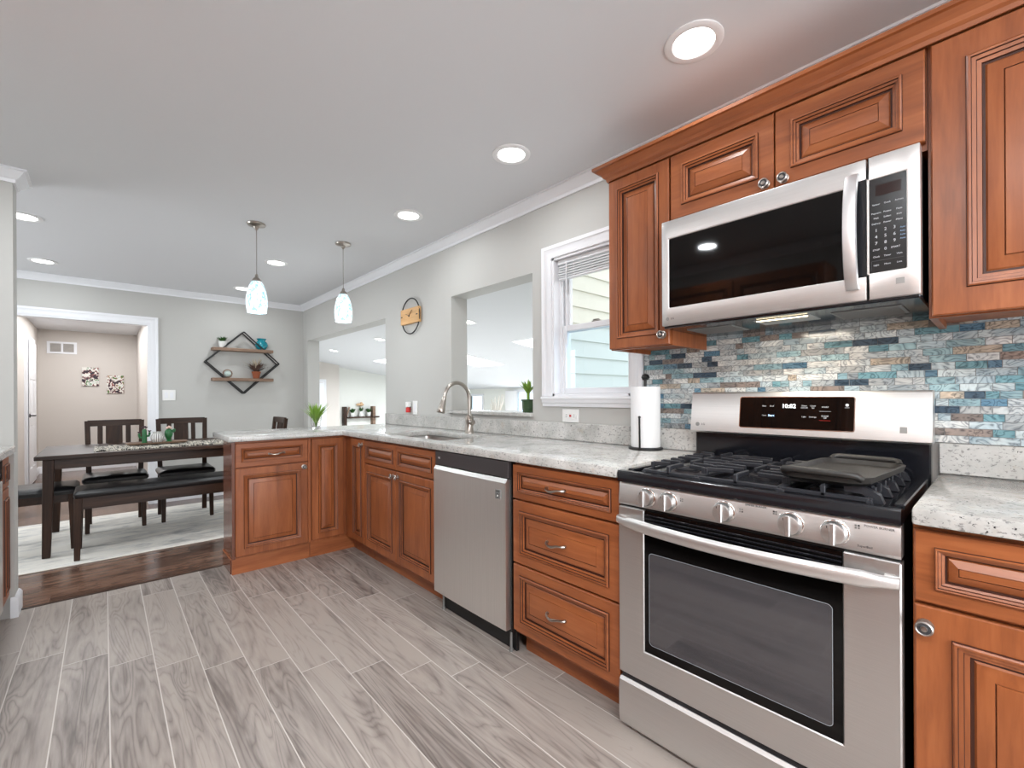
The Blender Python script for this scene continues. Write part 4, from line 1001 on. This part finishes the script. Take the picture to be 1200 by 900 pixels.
# ------------------------------------------------------------------ dining set
TX0, TX1, TY0, TY1 = -.372, 1.13, 4.64, 5.58
RUGZ = .0095
mb = MB(); x0, x1, y0, y1 = -1.25, 1.60, 4.365, 6.0
mb.box(x0, x1, y0, y1, 0.0005, .0075, bev=.003); tag(mb.build('area_rug', M_RUG, smooth=0), 'pale distressed grey and beige rug under the dining table', 'rug')
t = thing('dining_table', 'long dark espresso dining table with tapered legs on the pale rug', 'table', ((TX0+TX1)/2, (TY0+TY1)/2, RUGZ))
a, b = (TX1-TX0)/2, (TY1-TY0)/2; zt = .75-RUGZ
mb = MB(); mb.box(-a, a, -b, b, zt-.030, zt, bev=.004); mb.build('tabletop', M_ESX, t, smooth=0)
mb = MB(); e = .062
mb.box(-a+e, a-e, -b+e-.01, -b+e+.012, zt-.105, zt-.0305); mb.box(-a+e, a-e, b-e-.012, b-e+.01, zt-.105, zt-.0305); mb.box(-a+e-.01, -a+e+.012, -b+e, b-e, zt-.105, zt-.0305); mb.box(a-e-.012, a-e+.01, -b+e, b-e, zt-.105, zt-.0305); mb.build('apron', M_ESX, t, smooth=0)
for sx in (-1, 1):
    for sy in (-1, 1):
        mb = MB(); mb.bar((sx*(a-.072), sy*(b-.052), zt-.0305), (sx*(a-.058), sy*(b-.04), 0), .062, .062, bev=.003, taper=.72); mb.build('leg', M_ESV, t, smooth=0)
# bench
bn = thing('dining_bench', 'low dark dining bench with a black padded seat, nearest the kitchen', 'bench', (.42, 4.625, RUGZ))
a, b = .585, .195; zs = .452-RUGZ
mb = MB()
P = [rr(a-.006, b-.006, .02, zs), rr(a, b, .02, zs+.012), rr(a, b, .02, zs+.030), rr(a-.012, b-.012, .02, zs+.044), rr(a-.05, b-.05, .02, zs+.050)]
loft(mb, P, cap0=True); mb.build('seat_pad', M_LEATHER, bn)
mb = MB()
for s_ in (-1, 1):
    mb.box(-a+.02, a-.02, s_*(b-.022)-.011, s_*(b-.022)+.011, zs-.082, zs-.001); mb.box(s_*(a-.022)-.011, s_*(a-.022)+.011, -b+.033, b-.033, zs-.082, zs-.001)
mb.build('apron', M_ESX, bn, smooth=0)
for sx in (-1, 1):
    for sy in (-1, 1):
        mb = MB(); mb.bar((sx*(a-.026), sy*(b-.028), zs-.001), (sx*(a-.018), sy*(b-.022), 0), .046, .046, bev=.003, taper=.7); mb.build('leg', M_ESV, bn, smooth=0)
# chairs: front towards local -y
def chair(label, loc, rz):
    c = thing('dining_chair', label, 'chair', loc, rz, 'dining chairs around the table')
    w2 = .205
    mb = MB(); P = [rr(.215, .205, .03, .425), rr(.222, .212, .03, .437), rr(.222, .212, .03, .455), rr(.205, .195, .03, .474), rr(.14, .13, .03, .482)]
    loft(mb, [[(p[0], p[1]-.015, p[2]) for p in L] for L in P], cap0=True); mb.build('seat_pad', M_LEATHER, c)
    mb = MB()
    for s_ in (-1, 1): mb.box(s_*.185-.01, s_*.185+.01, -.18, .18, .365, .4245); mb.box(-.175, .175, s_*.185-.01, s_*.185+.01, .365, .4245)
    mb.build('seat_frame', M_ESX, c, smooth=0)
    for s_ in (-1, 1):
        mb = MB(); mb.bar((s_*.183, -.19, .4245), (s_*.188, -.20, 0), .040, .040, bev=.003, taper=.75); mb.build('leg', M_ESV, c, smooth=0)
        mb = MB(); path = [(s_*.183, .205, 0), (s_*.183, .190, .25), (s_*.183, .190, .45), (s_*.190, .215, .75), (s_*.194, .238, .945)]
        for p, q_ in zip(path, path[1:]): mb.bar(p, q_, .038, .030)
        mb.build('back_post', M_ESV, c, smooth=0)
    def rail(z0, z1, y, bow, nm):
        mb = MB(); N = 8; A = []
        for i in range(N+1):
            u = -1+2*i/N; x = u*.192; yy = y+bow*(1-u*u); A.append([mb.bm.verts.new(p) for p in ((x, yy-.011, z0), (x, yy+.011, z0), (x, yy+.011, z1), (x, yy-.011, z1))])
        for p, q_ in zip(A, A[1:]):
            for k in range(4): mb.face([p[k], p[(k+1) % 4], q_[(k+1) % 4], q_[k]])
        mb.face(A[0]); mb.face(A[-1]); mb.build(nm, M_ESX, c, smooth=30)
    rail(.895, .952, .232, .018, 'top_rail'); rail(.545, .585, .198, .010, 'lower_rail')
    for x0, x1, nm in ((-.068, .052, 'center_splat'), (-.125, -.088, 'slat'), (.075, .112, 'slat')):
        mb = MB()
        mb.prism([(x0, .205, .580), (x1, .205, .580), (x1, .242, .900), (x0, .242, .900)], (0, .012, 0)); mb.build(nm, M_ESV, c, smooth=0)
    return c
c1 = chair('dark slatted dining chair on the far side, in front of the hall opening', (.078, 5.465, RUGZ), 0)
dup(c1, (.593, 5.465, RUGZ), 0, 'dark slatted dining chair on the far side of the table, below the light switch')
dup(c1, (-.378, 5.035, RUGZ), R(90), 'dark chair at the table\'s left end, only its black seat showing beside the wall stub')
dup(c1, (1.12, 5.08, RUGZ), R(-90), 'dark chair at the table\'s far right end, only its back showing above the counter')
# runner, tray with figurines
ZT = .75
mb = MB(); N = 46; rows = []
rr_ = random.Random(4)
for i in range(N+1):
    x = -.06+.98*i/N
    rows.append([mb.bm.verts.new((x, 4.72+.44*j/10+.006*math.sin(i*.9), ZT+.004+.013*abs(math.sin(i*.55+j*.5))*(.4+.6*rr_.random()))) for j in range(11)])
for A, B in zip(rows, rows[1:]):
    for j in range(10): mb.face([A[j], B[j], B[j+1], A[j+1]])
bm_ = mb.bm; ext = bmesh.ops.extrude_face_region(bm_, geom=list(bm_.faces))
for v in ext['geom']:
    if isinstance(v, bmesh.types.BMVert): v.co.z = ZT+.001
tag(mb.build('table_runner', M_RUN, smooth=50), 'rumpled black and cream patterned runner along the dining table', 'runner')
mb = MB(); loft(mb, [rr(.20, .07, .03, 0), rr(.215, .082, .03, .014), rr(.207, .074, .03, .014), rr(.195, .065, .03, .006)], cap0=True)
tag(mb.build('decor_tray', M_RUST, loc=(.345, 5.02, ZT+.0185)), 'small shallow wooden tray on the table runner', 'tray')
ZR = ZT+.025
mb = MB(); mb.lathe([(r_*.66, z_*.8) for r_, z_ in ((.040, 0), (.066, .022), (.074, .055), (.062, .088), (.044, .104), (.050, .118), (.044, .118), (.038, .105), (0, .1))], n=30)
tag(mb.build('striped_jar', M_STRIPE, loc=(.345, 5.02, ZR)), 'round black and white striped jar between two cactus figurines', 'jar')
c = thing('cactus_figurine', 'green saguaro cactus figurine with dark flowers, left of the striped jar', 'figurine', (.258, 5.03, ZR)); c.scale = (.68, .68, .80)
mb = MB(); mb.lathe([(.03, 0), (.03, .012), (.025, .016), (.025, .13), (.018, .15), (0, .156)], n=16); mb.tube([(-.02, 0, .06), (-.045, 0, .062), (-.052, 0, .08), (-.052, 0, .105)], .013, 8); mb.tube([(.02, 0, .075), (.045, 0, .078), (.05, 0, .095), (.05, 0, .115)], .012, 8); mb.build('body', M_CACT, c)
mb = MB()
for x, z in ((-.018, .160), (.016, .162), (0, .172), (-.052, .112), (.05, .122)):
    for k in range(6):
        a = k*PI/3; mb.bar((x, 0, z-.004), (x+.018*math.cos(a), .018*math.sin(a), z+.012), .012, .004)
mb.build('flowers', M_CACTD, c, smooth=0)
c = thing('cactus_figurine', 'green prickly pear figurine with a pale pink top, right of the striped jar', 'figurine', (.425, 5.02, ZR)); c.scale = (.68, .68, .80)
mb = MB(); mb.lathe([(.036, 0), (.036, .012), (.02, .02), (.034, .05), (.046, .085), (.042, .12), (.024, .142), (0, .148)], n=16)
mb.lathe([(.0, 0), (.016, .01), (.02, .03), (.012, .048), (0, .052)], T((.038, 0, .10)) @ Matrix.Rotation(R(35), 4, 'Y'), 12); mb.build('body', M_CACT, c)
mb = MB()
for x, z in ((-.016, .140), (.004, .150), (.02, .140)): mb.lathe([(.004, 0), (.014, .012), (.012, .026), (0, .03)], T((x, 0, z)), 10)
mb.build('flowers', M_PINK, c)

# ------------------------------------------------------------------ wall decor in the dining room
s = thing('diamond_wall_shelf', 'black wire diamond wall shelf with two wooden planks on the far wall', 'shelf', (1.258, FWY-.001, 1.59))
hw, hh = .388, .372
mb = MB()
for y in (-.012, -.125):
    P = [Vector((0, y, hh)), Vector((hw, y, 0)), Vector((0, y, -hh)), Vector((-hw, y, 0))]
    for i in range(4): mb.bar(P[i], P[(i+1) % 4], .014, .014)
for p in ((0, hh), (hw, 0), (0, -hh), (-hw, 0)): mb.bar((p[0], -.012, p[1]), (p[0], -.125, p[1]), .010, .010)
mb.build('wire_frame', M_WIRE, s, smooth=0)
for z, nm in ((.152, 'plank'), (-.206, 'plank')):
    mb = MB(); mb.box(-.322, .322, -.135, -.002, z-.018, z+.018, bev=.003); mb.build(nm, M_RUST, s, smooth=0)
sz1, sz2 = 1.59+.1705, 1.59-.1875; sy = FWY-.07
def leaves(mb, n, r0, h, w, seed, spread=1.0, m=None, z0=0, curve=.5):
    q = random.Random(seed)
    for i in range(n):
        a = q.random()*2*PI; d = spread*(.25+.75*q.random()); hh_ = h*(.6+.4*q.random()); ca, sa = math.cos(a), math.sin(a)
        pts = []
        for k in range(4):
            u = k/3; rr0 = r0*.3+d*u**1.4; zz = z0+hh_*(u-curve*.45*u*u*d/max(h, .001)); ww = w*(.5, 1, .8, .08)[k]
            pts.append((Vector((ca*rr0-sa*ww, sa*rr0+ca*ww, zz)), Vector((ca*rr0+sa*ww, sa*rr0-ca*ww, zz))))
        vs = [[mb.bm.verts.new(p) for p in pr] for pr in pts]
        for A, B in zip(vs, vs[1:]): mb.face([A[0], A[1], B[1], B[0]], m)
p = thing('potted_succulent', 'small succulent in a white pot at the left end of the diamond shelf\'s upper plank', 'plant', (1.045, sy, sz1))
mb = MB(); mb.lathe([(.032, 0), (.044, .075), (.039, .075), (.036, .06), (0, .06)], n=20); mb.build('pot', M_POT, p)
mb = MB(); leaves(mb, 46, .02, .085, .012, 2, .065, z0=.06); mb.build('foliage', M_GREEN2, p, recalc=False)
mb = MB(); mb.lathe([(.036, 0), (.066, .035), (.072, .065), (.058, .098), (.042, .112), (.055, .140), (.049, .140), (.036, .114), (0, .1)], n=28)
tag(mb.build('teal_vase', M_TEAL, loc=(1.46, sy, sz1)), 'glossy teal ceramic vase at the right end of the diamond shelf\'s upper plank', 'vase')
b_ = thing('glass_ornament', 'round pale ornament in a thin wooden ring on the diamond shelf\'s lower plank', 'ornament', (1.095, sy, sz2))
mb = MB(); P = [(.046*math.cos(2*PI*i/28), 0, .052+.046*math.sin(2*PI*i/28)) for i in range(28)]; mb.tube(P, .006, 8, closed=True); mb.box(-.02, .02, -.012, .012, 0, .010); mb.build('ring', M_RUST, b_)
mb = MB(); mb.lathe([(0, -.036), (.026, -.025), (.036, 0), (.026, .025), (0, .036)], T((0, 0, .050)), 20); mb.build('orb', plain('pale_aqua_ceramic', C(196, 212, 206), .2), b_)
p = thing('dried_flower_pot', 'terracotta pot of dried brown flowers on the diamond shelf\'s lower plank', 'plant', (1.40, sy, sz2))
mb = MB(); mb.lathe([(.034, 0), (.046, .068), (.050, .068), (.050, .086), (.044, .086), (.04, .07), (0, .07)], n=20); mb.build('pot', M_TERRA, p)
mb = MB(); leaves(mb, 60, .02, .17, .012, 5, .17, z0=.07, curve=.9); mb.build('flowers', M_DRY, p, recalc=False)
mb = MB(); leaves(mb, 30, .02, .22, .007, 9, .17, z0=.07, curve=.5); mb.build('pale_stems', plain('pale_dried_stems', C(196, 182, 160), .8), p, recalc=False)
def plate(name, label, cat, loc, rz, w, h, kind, parent=None):
    t = thing(name, label, cat, loc, rz)
    mb = MB(); mb.box(-w/2, w/2, -.006, 0, -h/2, h/2, bev=.002); mb.build('cover_plate', M_WHITE, t)
    return t
t = plate('light_switch', 'white double rocker light switch on the wall right of the hall opening', 'switch', (.540, FWY-.0005, 1.197), 0, .118, .120, '')
for x in (-.024, .024):
    mb = MB(); mb.box(x-.016, x+.016, -.009, -.005, -.033, .033, bev=.0015); mb.build('rocker', M_TRIM, t)
# clock on the kitchen wall
t = thing('wall_clock', 'round black wire wall clock with a pale wooden face panel', 'clock', (XW-.001, 3.445, 1.862), RZ)
mb = MB(); P = [(.152*math.cos(2*PI*i/48), -.022, .152*math.sin(2*PI*i/48)) for i in range(48)]; mb.tube(P, .0055, 8, closed=True); mb.build('wire_ring', M_WIRE, t)
mb = MB(); mb.box(-.150, .150, -.036, -.006, -.066, .066, bev=.003); mb.box(-.02, .02, -.006, 0, -.02, .02); mb.build('face_panel', M_BIRCH, t, smooth=0)
mb = MB(); mb.bar((0, -.0375, 0), (-.052, -.0375, .020), .005, .002); mb.bar((0, -.039, 0), (.050, -.039, .045), .004, .002); mb.cyl((0, -.036, 0), .008, .004, '-y', 14); mb.build('hands', M_WIRE, t, smooth=0)
mb = MB()
for x in (-.128, .128): mb.box(x-.014, x+.014, -.0372, -.0358, -.004, .004)
mb.build('hour_marks', M_WIRE, t, smooth=0)
t = plate('light_switch', 'white rocker switch plate above the granite upstand, right of the red air freshener', 'switch', (XW-.0005, 3.405, 1.072), RZ, .075, .118, '')
mb = MB(); mb.box(-.016, .016, -.009, -.005, -.033, .033, bev=.0015); mb.build('rocker', M_TRIM, t)
t = thing('plug_in_air_freshener', 'small white and red plug-in air freshener on the wall left of the faucet', 'air freshener', (XW-.0005, 3.495, 1.075), RZ)
mb = MB(); mb.box(-.020, .020, -.040, 0, .000, .048, bev=.008, seg=2); mb.build('plug_body', M_WHITE, t)
mb = MB(); mb.lathe([(.018, 0), (.021, .006), (.020, .036), (.014, .044), (0, .045)], T((0, -.022, -.045)), 16); mb.build('scent_bottle', M_RED, t)
t = plate('wall_outlet', 'white double outlet plate lying sideways below the kitchen window', 'outlet', (XW-.0005, 1.672, 1.052), RZ, .122, .076, '')
for x in (-.028, .028):
    mb = MB(); mb.box(x-.018, x+.018, -.0075, -.005, -.015, .015, M_WHITE, bev=.003); mb.box(x-.004, x+.004, -.0080, -.0072, -.007, -.0045, M_LEGD); mb.box(x-.004, x+.004, -.0080, -.0072, .0045, .007, M_LEGD); mb.build('receptacle', M_WHITE, t, smooth=0)
mb = MB(); mb.box(-.006, .006, -.0085, -.0055, -.006, .006); mb.build('reset_button', M_RED, t, smooth=0)

# paper towels
t = thing('paper_towel_holder', 'black wire paper towel holder on the counter left of the range', 'holder', (1.885, 1.137, CT1))
mb = MB(); mb.lathe([(.078, 0), (.078, .008), (.07, .012), (0, .012)], n=32); mb.build('base', M_BMATTE, t)
mb = MB(); mb.cyl((0, 0, .012), .006, .315, 'z', 10); mb.lathe([(0, 0), (.014, .004), (.019, .016), (.014, .028), (0, .033)], T((0, 0, .322)), 16); mb.build('post', M_BMATTE, t)
mb = MB(); mb.tube([(-.072, -.013, .008), (-.074, -.013, .15)], .0042, 8); mb.lathe([(0, 0), (.006, .003), (.006, .009), (0, .012)], T((-.074, -.013, .147)), 10); mb.build('tension_arm', M_BMATTE, t)
mb = MB(); mb.lathe([(.019, 0), (.066, 0), (.067, .003), (.067, .277), (.066, .28), (.019, .28), (.019, 0)], n=40, cap=False)
tag(mb.build('paper_towel_roll', M_PAPER, loc=(1.885, 1.137, CT1+.0125)), 'full roll of white paper towels standing on the black holder', 'paper towels')

# plants on the peninsula and the pass-through sill
p = thing('glass_vase_plant', 'leafy green cutting in a clear glass vase on the peninsula counter', 'plant', (1.285, 3.80, CT1))
mb = MB(); mb.lathe([(.030, 0), (.036, .03), (.044, .105), (.0415, .105), (.0335, .03), (.027, .006), (0, .006)], n=24); mb.build('vase', M_GLASS, p)
mb = MB(); leaves(mb, 70, .02, .19, .0075, 21, .13, z0=.035, curve=.35); leaves(mb, 40, .01, .10, .007, 22, .022, z0=.01); mb.build('foliage', M_GREEN, p, recalc=False)
p = thing('lucky_bamboo', 'small bamboo plant in a green pot on the pass-through sill', 'plant', (XW+.075, 2.10, 1.057))
mb = MB(); mb.lathe([(.034, 0), (.040, .03), (.041, .075), (.046, .078), (.046, .088), (.036, .088), (.034, .07), (0, .07)], n=8); mb.build('pot', M_POTG, p, smooth=0)
mb = MB(); mb.cyl((0, 0, .07), .009, .085, 'z', 10); mb.cyl((.014, .01, .07), .008, .06, 'z', 10); mb.build('stalks', M_GREEN, p)
mb = MB(); leaves(mb, 26, .005, .11, .011, 31, .09, z0=.12, curve=.6); mb.build('leaves', M_GREEN, p, recalc=False)

# ------------------------------------------------------------------ lamps
for i, (x, lab) in enumerate(((.795, 'mottled blue glass pendant lamp over the peninsula, nearer its free end'), (1.408, 'mottled blue glass pendant lamp over the peninsula, nearer the right wall'))):
    if i == 0:
        p0 = thing('pendant_lamp', lab, 'lamp', (x, 3.53, CEIL), 0, 'pendants over the peninsula')
        mb = MB(); mb.lathe([(.058, 0), (.060, -.004), (.056, -.012), (.034, -.018), (.020, -.022), (.012, -.036), (.005, -.045)], n=28); mb.build('canopy', M_NICKEL, p0)
        mb = MB(); mb.cyl((0, 0, -.37), .0028, .33, 'z', 8); mb.build('cord', plain('pendant_cord', C(150, 146, 140), .5), p0)
        mb = MB(); mb.lathe([(.004, -.352), (.010, -.360), (.012, -.376), (.022, -.384), (.030, -.398), (.033, -.412), (.030, -.412), (0, -.40)], n=20); mb.build('socket_cap', M_NICKEL, p0)
        mb = MB(); mb.lathe([(.031, -.405), (.045, -.43), (.058, -.47), (.0665, -.52), (.068, -.565), (.064, -.60), (.060, -.622), (.057, -.622), (.061, -.60), (.065, -.565), (.0635, -.52), (.055, -.47), (.042, -.43), (.028, -.408)], n=36, cap=False); mb.build('glass_shade', M_SHADE, p0)
        mb = MB(); mb.lathe([(0, -.44), (.015, -.45), (.024, -.50), (.028, -.54), (.018, -.57), (0, -.58)], n=16); mb.build('bulb', emit('lit_bulb', (1, .97, .92, 1), 6), p0)
    else: dup(p0, (x, 3.53, CEIL), 0, lab)
    l = bpy.data.lights.new('pendant_glow', 'POINT'); l.energy = 3.5; l.color = (.92, .97, 1); l.shadow_soft_size = .05; o = bpy.data.objects.new('pendant_glow', l); COL.objects.link(o); o.location = (x, 3.53, CEIL-.66)
LAMPS = [((1.51, .718), 'recessed ceiling lamp nearest the camera, above the range'), ((1.522, 1.668), 'recessed ceiling lamp above the drawer cabinet and dishwasher'), ((1.516, 2.69), 'recessed ceiling lamp above the sink'),
         ((1.155, 4.43), 'recessed ceiling lamp right of the pendant lamps, over the dining table\'s near side'), ((1.152, 5.72), 'recessed ceiling lamp over the far right of the dining room, behind the left pendant'),
         ((-.396, 4.41), 'recessed ceiling lamp just right of the wall stub\'s top'), ((-.398, 5.73), 'recessed ceiling lamp at the far left of the dining room, near the crown moulding'),
         ((1.51, -.6), None), ((-.45, 1.62), None), ((-.47, 2.75), None), ((-.5, .3), None)]  # unlabelled: unseen, added as fill, except the one the microwave glass reflects
can = None
def can_light(x, y, z, w, color=(.93, .972, 1), r=.13):
    area('can_light', (x, y, z), (0, 0, 0), r, r, w, color, 'DISK')
for (x, y), lab in LAMPS:
    if can is None:
        can = thing('recessed_light', lab, 'ceiling light', (x, y, CEIL), 0, 'recessed ceiling lamps')
        mb = MB(); mb.lathe([(.096, 0), (.096, -.004), (.088, -.008), (.070, -.006), (.066, -.0015), (.066, 0)], n=40, cap=False); mb.build('trim_ring', M_CANTRIM, can)
        mb = MB(); mb.lathe([(.067, -.0012), (.067, -.0032), (0, -.0036)], n=40); mb.build('lens', M_CAN, can)
    elif lab: dup(can, (x, y, CEIL), 0, lab)
    can_light(x, y, CEIL-.012, CAN_DINE if y > 4 else (9.0 if x < .5 else (2.4 if y < 1 else CANW)))
for yy in (-.25, -1.55):  # unseen fixtures added to brighten the near cabinets and range
    f_ = thing('fill_fixture', 'unseen flat fill lamp added over the left side of the kitchen, outside the photo', 'ceiling light', (-.35, yy, CEIL), 0, 'added flat fill lamps outside the photo')
    mb = MB(); mb.box(-.2, .2, -.62, .62, -.03, 0, bev=.005); mb.build('housing', M_CANTRIM, f_)
    mb = MB(); mb.box(-.18, .18, -.6, .6, -.034, -.0295); mb.build('lens', emit('fill_fixture_lens', (.95, .98, 1, 1), 3), f_)
    area('fill_fixture_light', (-.35, yy, CEIL-.04), (0, 0, 0), .36, 1.2, FILL_NEAR, (.93, .972, 1))
dup(can, (-.16, 8.3, HCZ), 0, 'recessed ceiling lamp in the hall beyond the far opening')
for x, y, lab in ((3.2, 4.27, 'recessed lamp in the family room ceiling at the pass-through\'s left edge'), (3.15, 6.48, 'recessed lamp in the family room ceiling at the doorway\'s right edge'), (3.22, 8.54, 'recessed lamp in the family room ceiling, left one seen through the doorway')):
    c = dup(can, (x, y, fcz(x)-.001), 0, lab); c.rotation_euler = (0, math.atan(.14), 0)

# ------------------------------------------------------------------ hall and family room things
t = thing('return_air_vent', 'white two-section air vent high on the hall\'s end wall', 'vent', (-.492, HYE-.001, 1.973))
mb = MB(); w, h = .34, .19
grid_solid([-w/2, -w/2+.035, -.012, .012, w/2-.035, w/2], [-h/2, -h/2+.03, h/2-.03, h/2], lambda u, v: not (abs(v) < h/2-.03 and .012 < abs(u) < w/2-.035), -.012, 0, lambda u, v, w_: (u, w_, v), mb); mb.build('frame', M_TRIM, t, smooth=0)
mb = MB()
for i in range(9):
    z = -h/2+.034+i*.0153; mb.box(-w/2+.03, w/2-.03, -.007, -.002, z, z+.007)
mb.build('louvers', plain('grey_louver', C(150, 146, 142), .5), t, smooth=0)
for x0, x1, z0, z1, mm, lab in ((-.266, -.063, 1.368, 1.671, M_ART1, 'unframed green and red abstract print on the hall\'s end wall, left and higher of two'), (.033, .248, 1.248, 1.548, M_ART2, 'unframed brown and grey abstract print on the hall\'s end wall, right and lower of two')):
    mb = MB(); mb.box(x0, x1, -.02, 0, z0, z1, bev=.002); tag(mb.build('canvas_print', mm, loc=(0, HYE-.001, 0), smooth=0), lab, 'picture')
s = thing('ladder_shelf', 'dark wooden plant shelf with upright ends against the cream family room wall', 'shelf', (4.77, FEY-.003, .66))
mb = MB(); mb.box(-.36, .46, -.20, -.005, -.018, .018, bev=.003); mb.build('plank', M_ESX, s, smooth=0)
for x in (-.40, .34):
    mb = MB(); mb.box(x-.035, x+.035, -.15, -.005, -.21, .27, bev=.004); mb.build('upright', M_ESV if x < 0 else M_RUST, s, smooth=0)
mb = MB(); mb.bar((-.36, -.08, .0), (-.28, -.08, .26), .03, .03); mb.build('brace', M_RUST, s, smooth=0)
zz = .66+.0185; yy = FEY-.10
for x, mm, lab, hgt in ((4.56, M_GREEN2, 'dark green potted plant at the left of the family room plant shelf', .14), (4.98, M_GREEN2, 'dark green potted plant beside the right upright of the family room plant shelf', .14)):
    p = thing('potted_plant', lab, 'plant', (x, yy, zz)); mb = MB(); mb.lathe([(.045, 0), (.06, .10), (.053, .10), (.05, .085), (0, .085)], n=16); mb.build('pot', M_POT, p)
    mb = MB(); leaves(mb, 50, .03, hgt, .022, int(x*10), .10, z0=.08); mb.build('foliage', mm, p, recalc=False)
p = thing('flower_vase', 'peach flowers in a white vase at the middle of the family room plant shelf', 'plant', (4.78, yy, zz))
mb = MB(); mb.lathe([(.05, 0), (.065, .05), (.04, .12), (.045, .13), (.035, .13), (0, .1)], n=16); mb.build('vase', M_POT, p)
mb = MB(); leaves(mb, 30, .02, .16, .02, 61, .09, z0=.10); mb.build('foliage', M_GREEN2, p, recalc=False)
mb = MB(); q_ = random.Random(8)
for i in range(9):
    a = q_.random()*6.28; r_ = q_.random()*.09; mb.lathe([(0, -.03), (.03, -.012), (.035, .01), (.02, .03), (0, .032)], T((r_*math.cos(a), r_*math.sin(a), .27+q_.random()*.06)), 8)
mb.build('blooms', plain('peach_bloom', C(214, 178, 140), .7), p)

# ------------------------------------------------------------------ left run of the kitchen, only a sliver of it in view
b = thing('base_cabinet', 'reddish-brown cabinet sliver at the photo\'s left edge, against the wall stub', 'cabinet', (-.375, 3.335, 0), R(90))
carcass(b, .222, .105, CT0-.001, .60); toe(b, 0, .222)
front(b, 'drawer', .003, .219, .705, .862, .034, mat=M_WH); front(b, 'door', .003, .219, .125, .697, .044)
d = thing('built_in_appliance', 'black and steel appliance edge at the far left of the photo', 'appliance', (-.372, 2.722, 0), R(90))
mb = MB(); mb.box(.004, .606, .02, .60, .02, CT0-.002); mb.build('body', M_BMATTE, d, smooth=0)
mb = MB(); mb.box(.004, .606, 0, .02, .12, .76, bev=.003); mb.build('door', M_STEELV, d, smooth=0)
mb = MB(); mb.box(.004, .606, 0, .02, .765, CT0-.004, bev=.003); mb.build('control_strip', M_BGLASS, d, smooth=0)
mb = MB(); mb.box(-.974, -.350, YB+.6, 3.559, CT0, CT1); tag(mb.build('granite_countertop', M_GRAN, bev=.006), 'granite counter edge at the far left of the photo, meeting the wall stub', 'countertop')
for i, yy in enumerate((2.08, 1.44, .80, .16, -.48, -1.12)):
    b = thing('base_cabinet', 'reddish-brown base cabinet on the left side of the kitchen, outside the photo', 'cabinet', (-.375, yy, 0), R(90), 'left-hand base cabinets')
    carcass(b, .636, .105, CT0-.001, .60); front(b, 'drawer', .003, .633, .705, .862, .04, mat=M_WH); front(b, 'door', .003, .633, .125, .697)
for i, yy in enumerate((1.5, .86, -.4, -1.04)):
    b = thing('wall_cabinet', 'reddish-brown wall cabinet on the left side of the kitchen, outside the photo', 'cabinet', (-.65, yy, 1.372), R(90), 'left-hand wall cabinets')
    carcass(b, .636, 0, .76, .32); front(b, 'door', .003, .633, .004, .735)
# unseen patio door frame behind the camera, added as an opening for fill light
mb = MB()
for a_, b_ in ((-.75, -.69), (.32, .38), (1.39, 1.45)): mb.box(a_, b_, YB-.10, YB-.05, .12, 2.1)
for z in (.12, 2.04): mb.box(-.75, 1.45, YB-.10, YB-.05, z, z+.06)
struct(mb.build('window_added_back', M_TRIM, smooth=0))
mb = MB()  # unseen dining room window, added as another opening for fill light
for a_, b_ in ((4.1, 4.16), (4.97, 5.03), (5.84, 5.9)): mb.box(DXL-.1, DXL-.05, a_, b_, .5, 2.1)
for z in (.5, 2.04): mb.box(DXL-.1, DXL-.05, 4.1, 5.9, z, z+.06)
struct(mb.build('window_added_dining', M_TRIM, smooth=0))
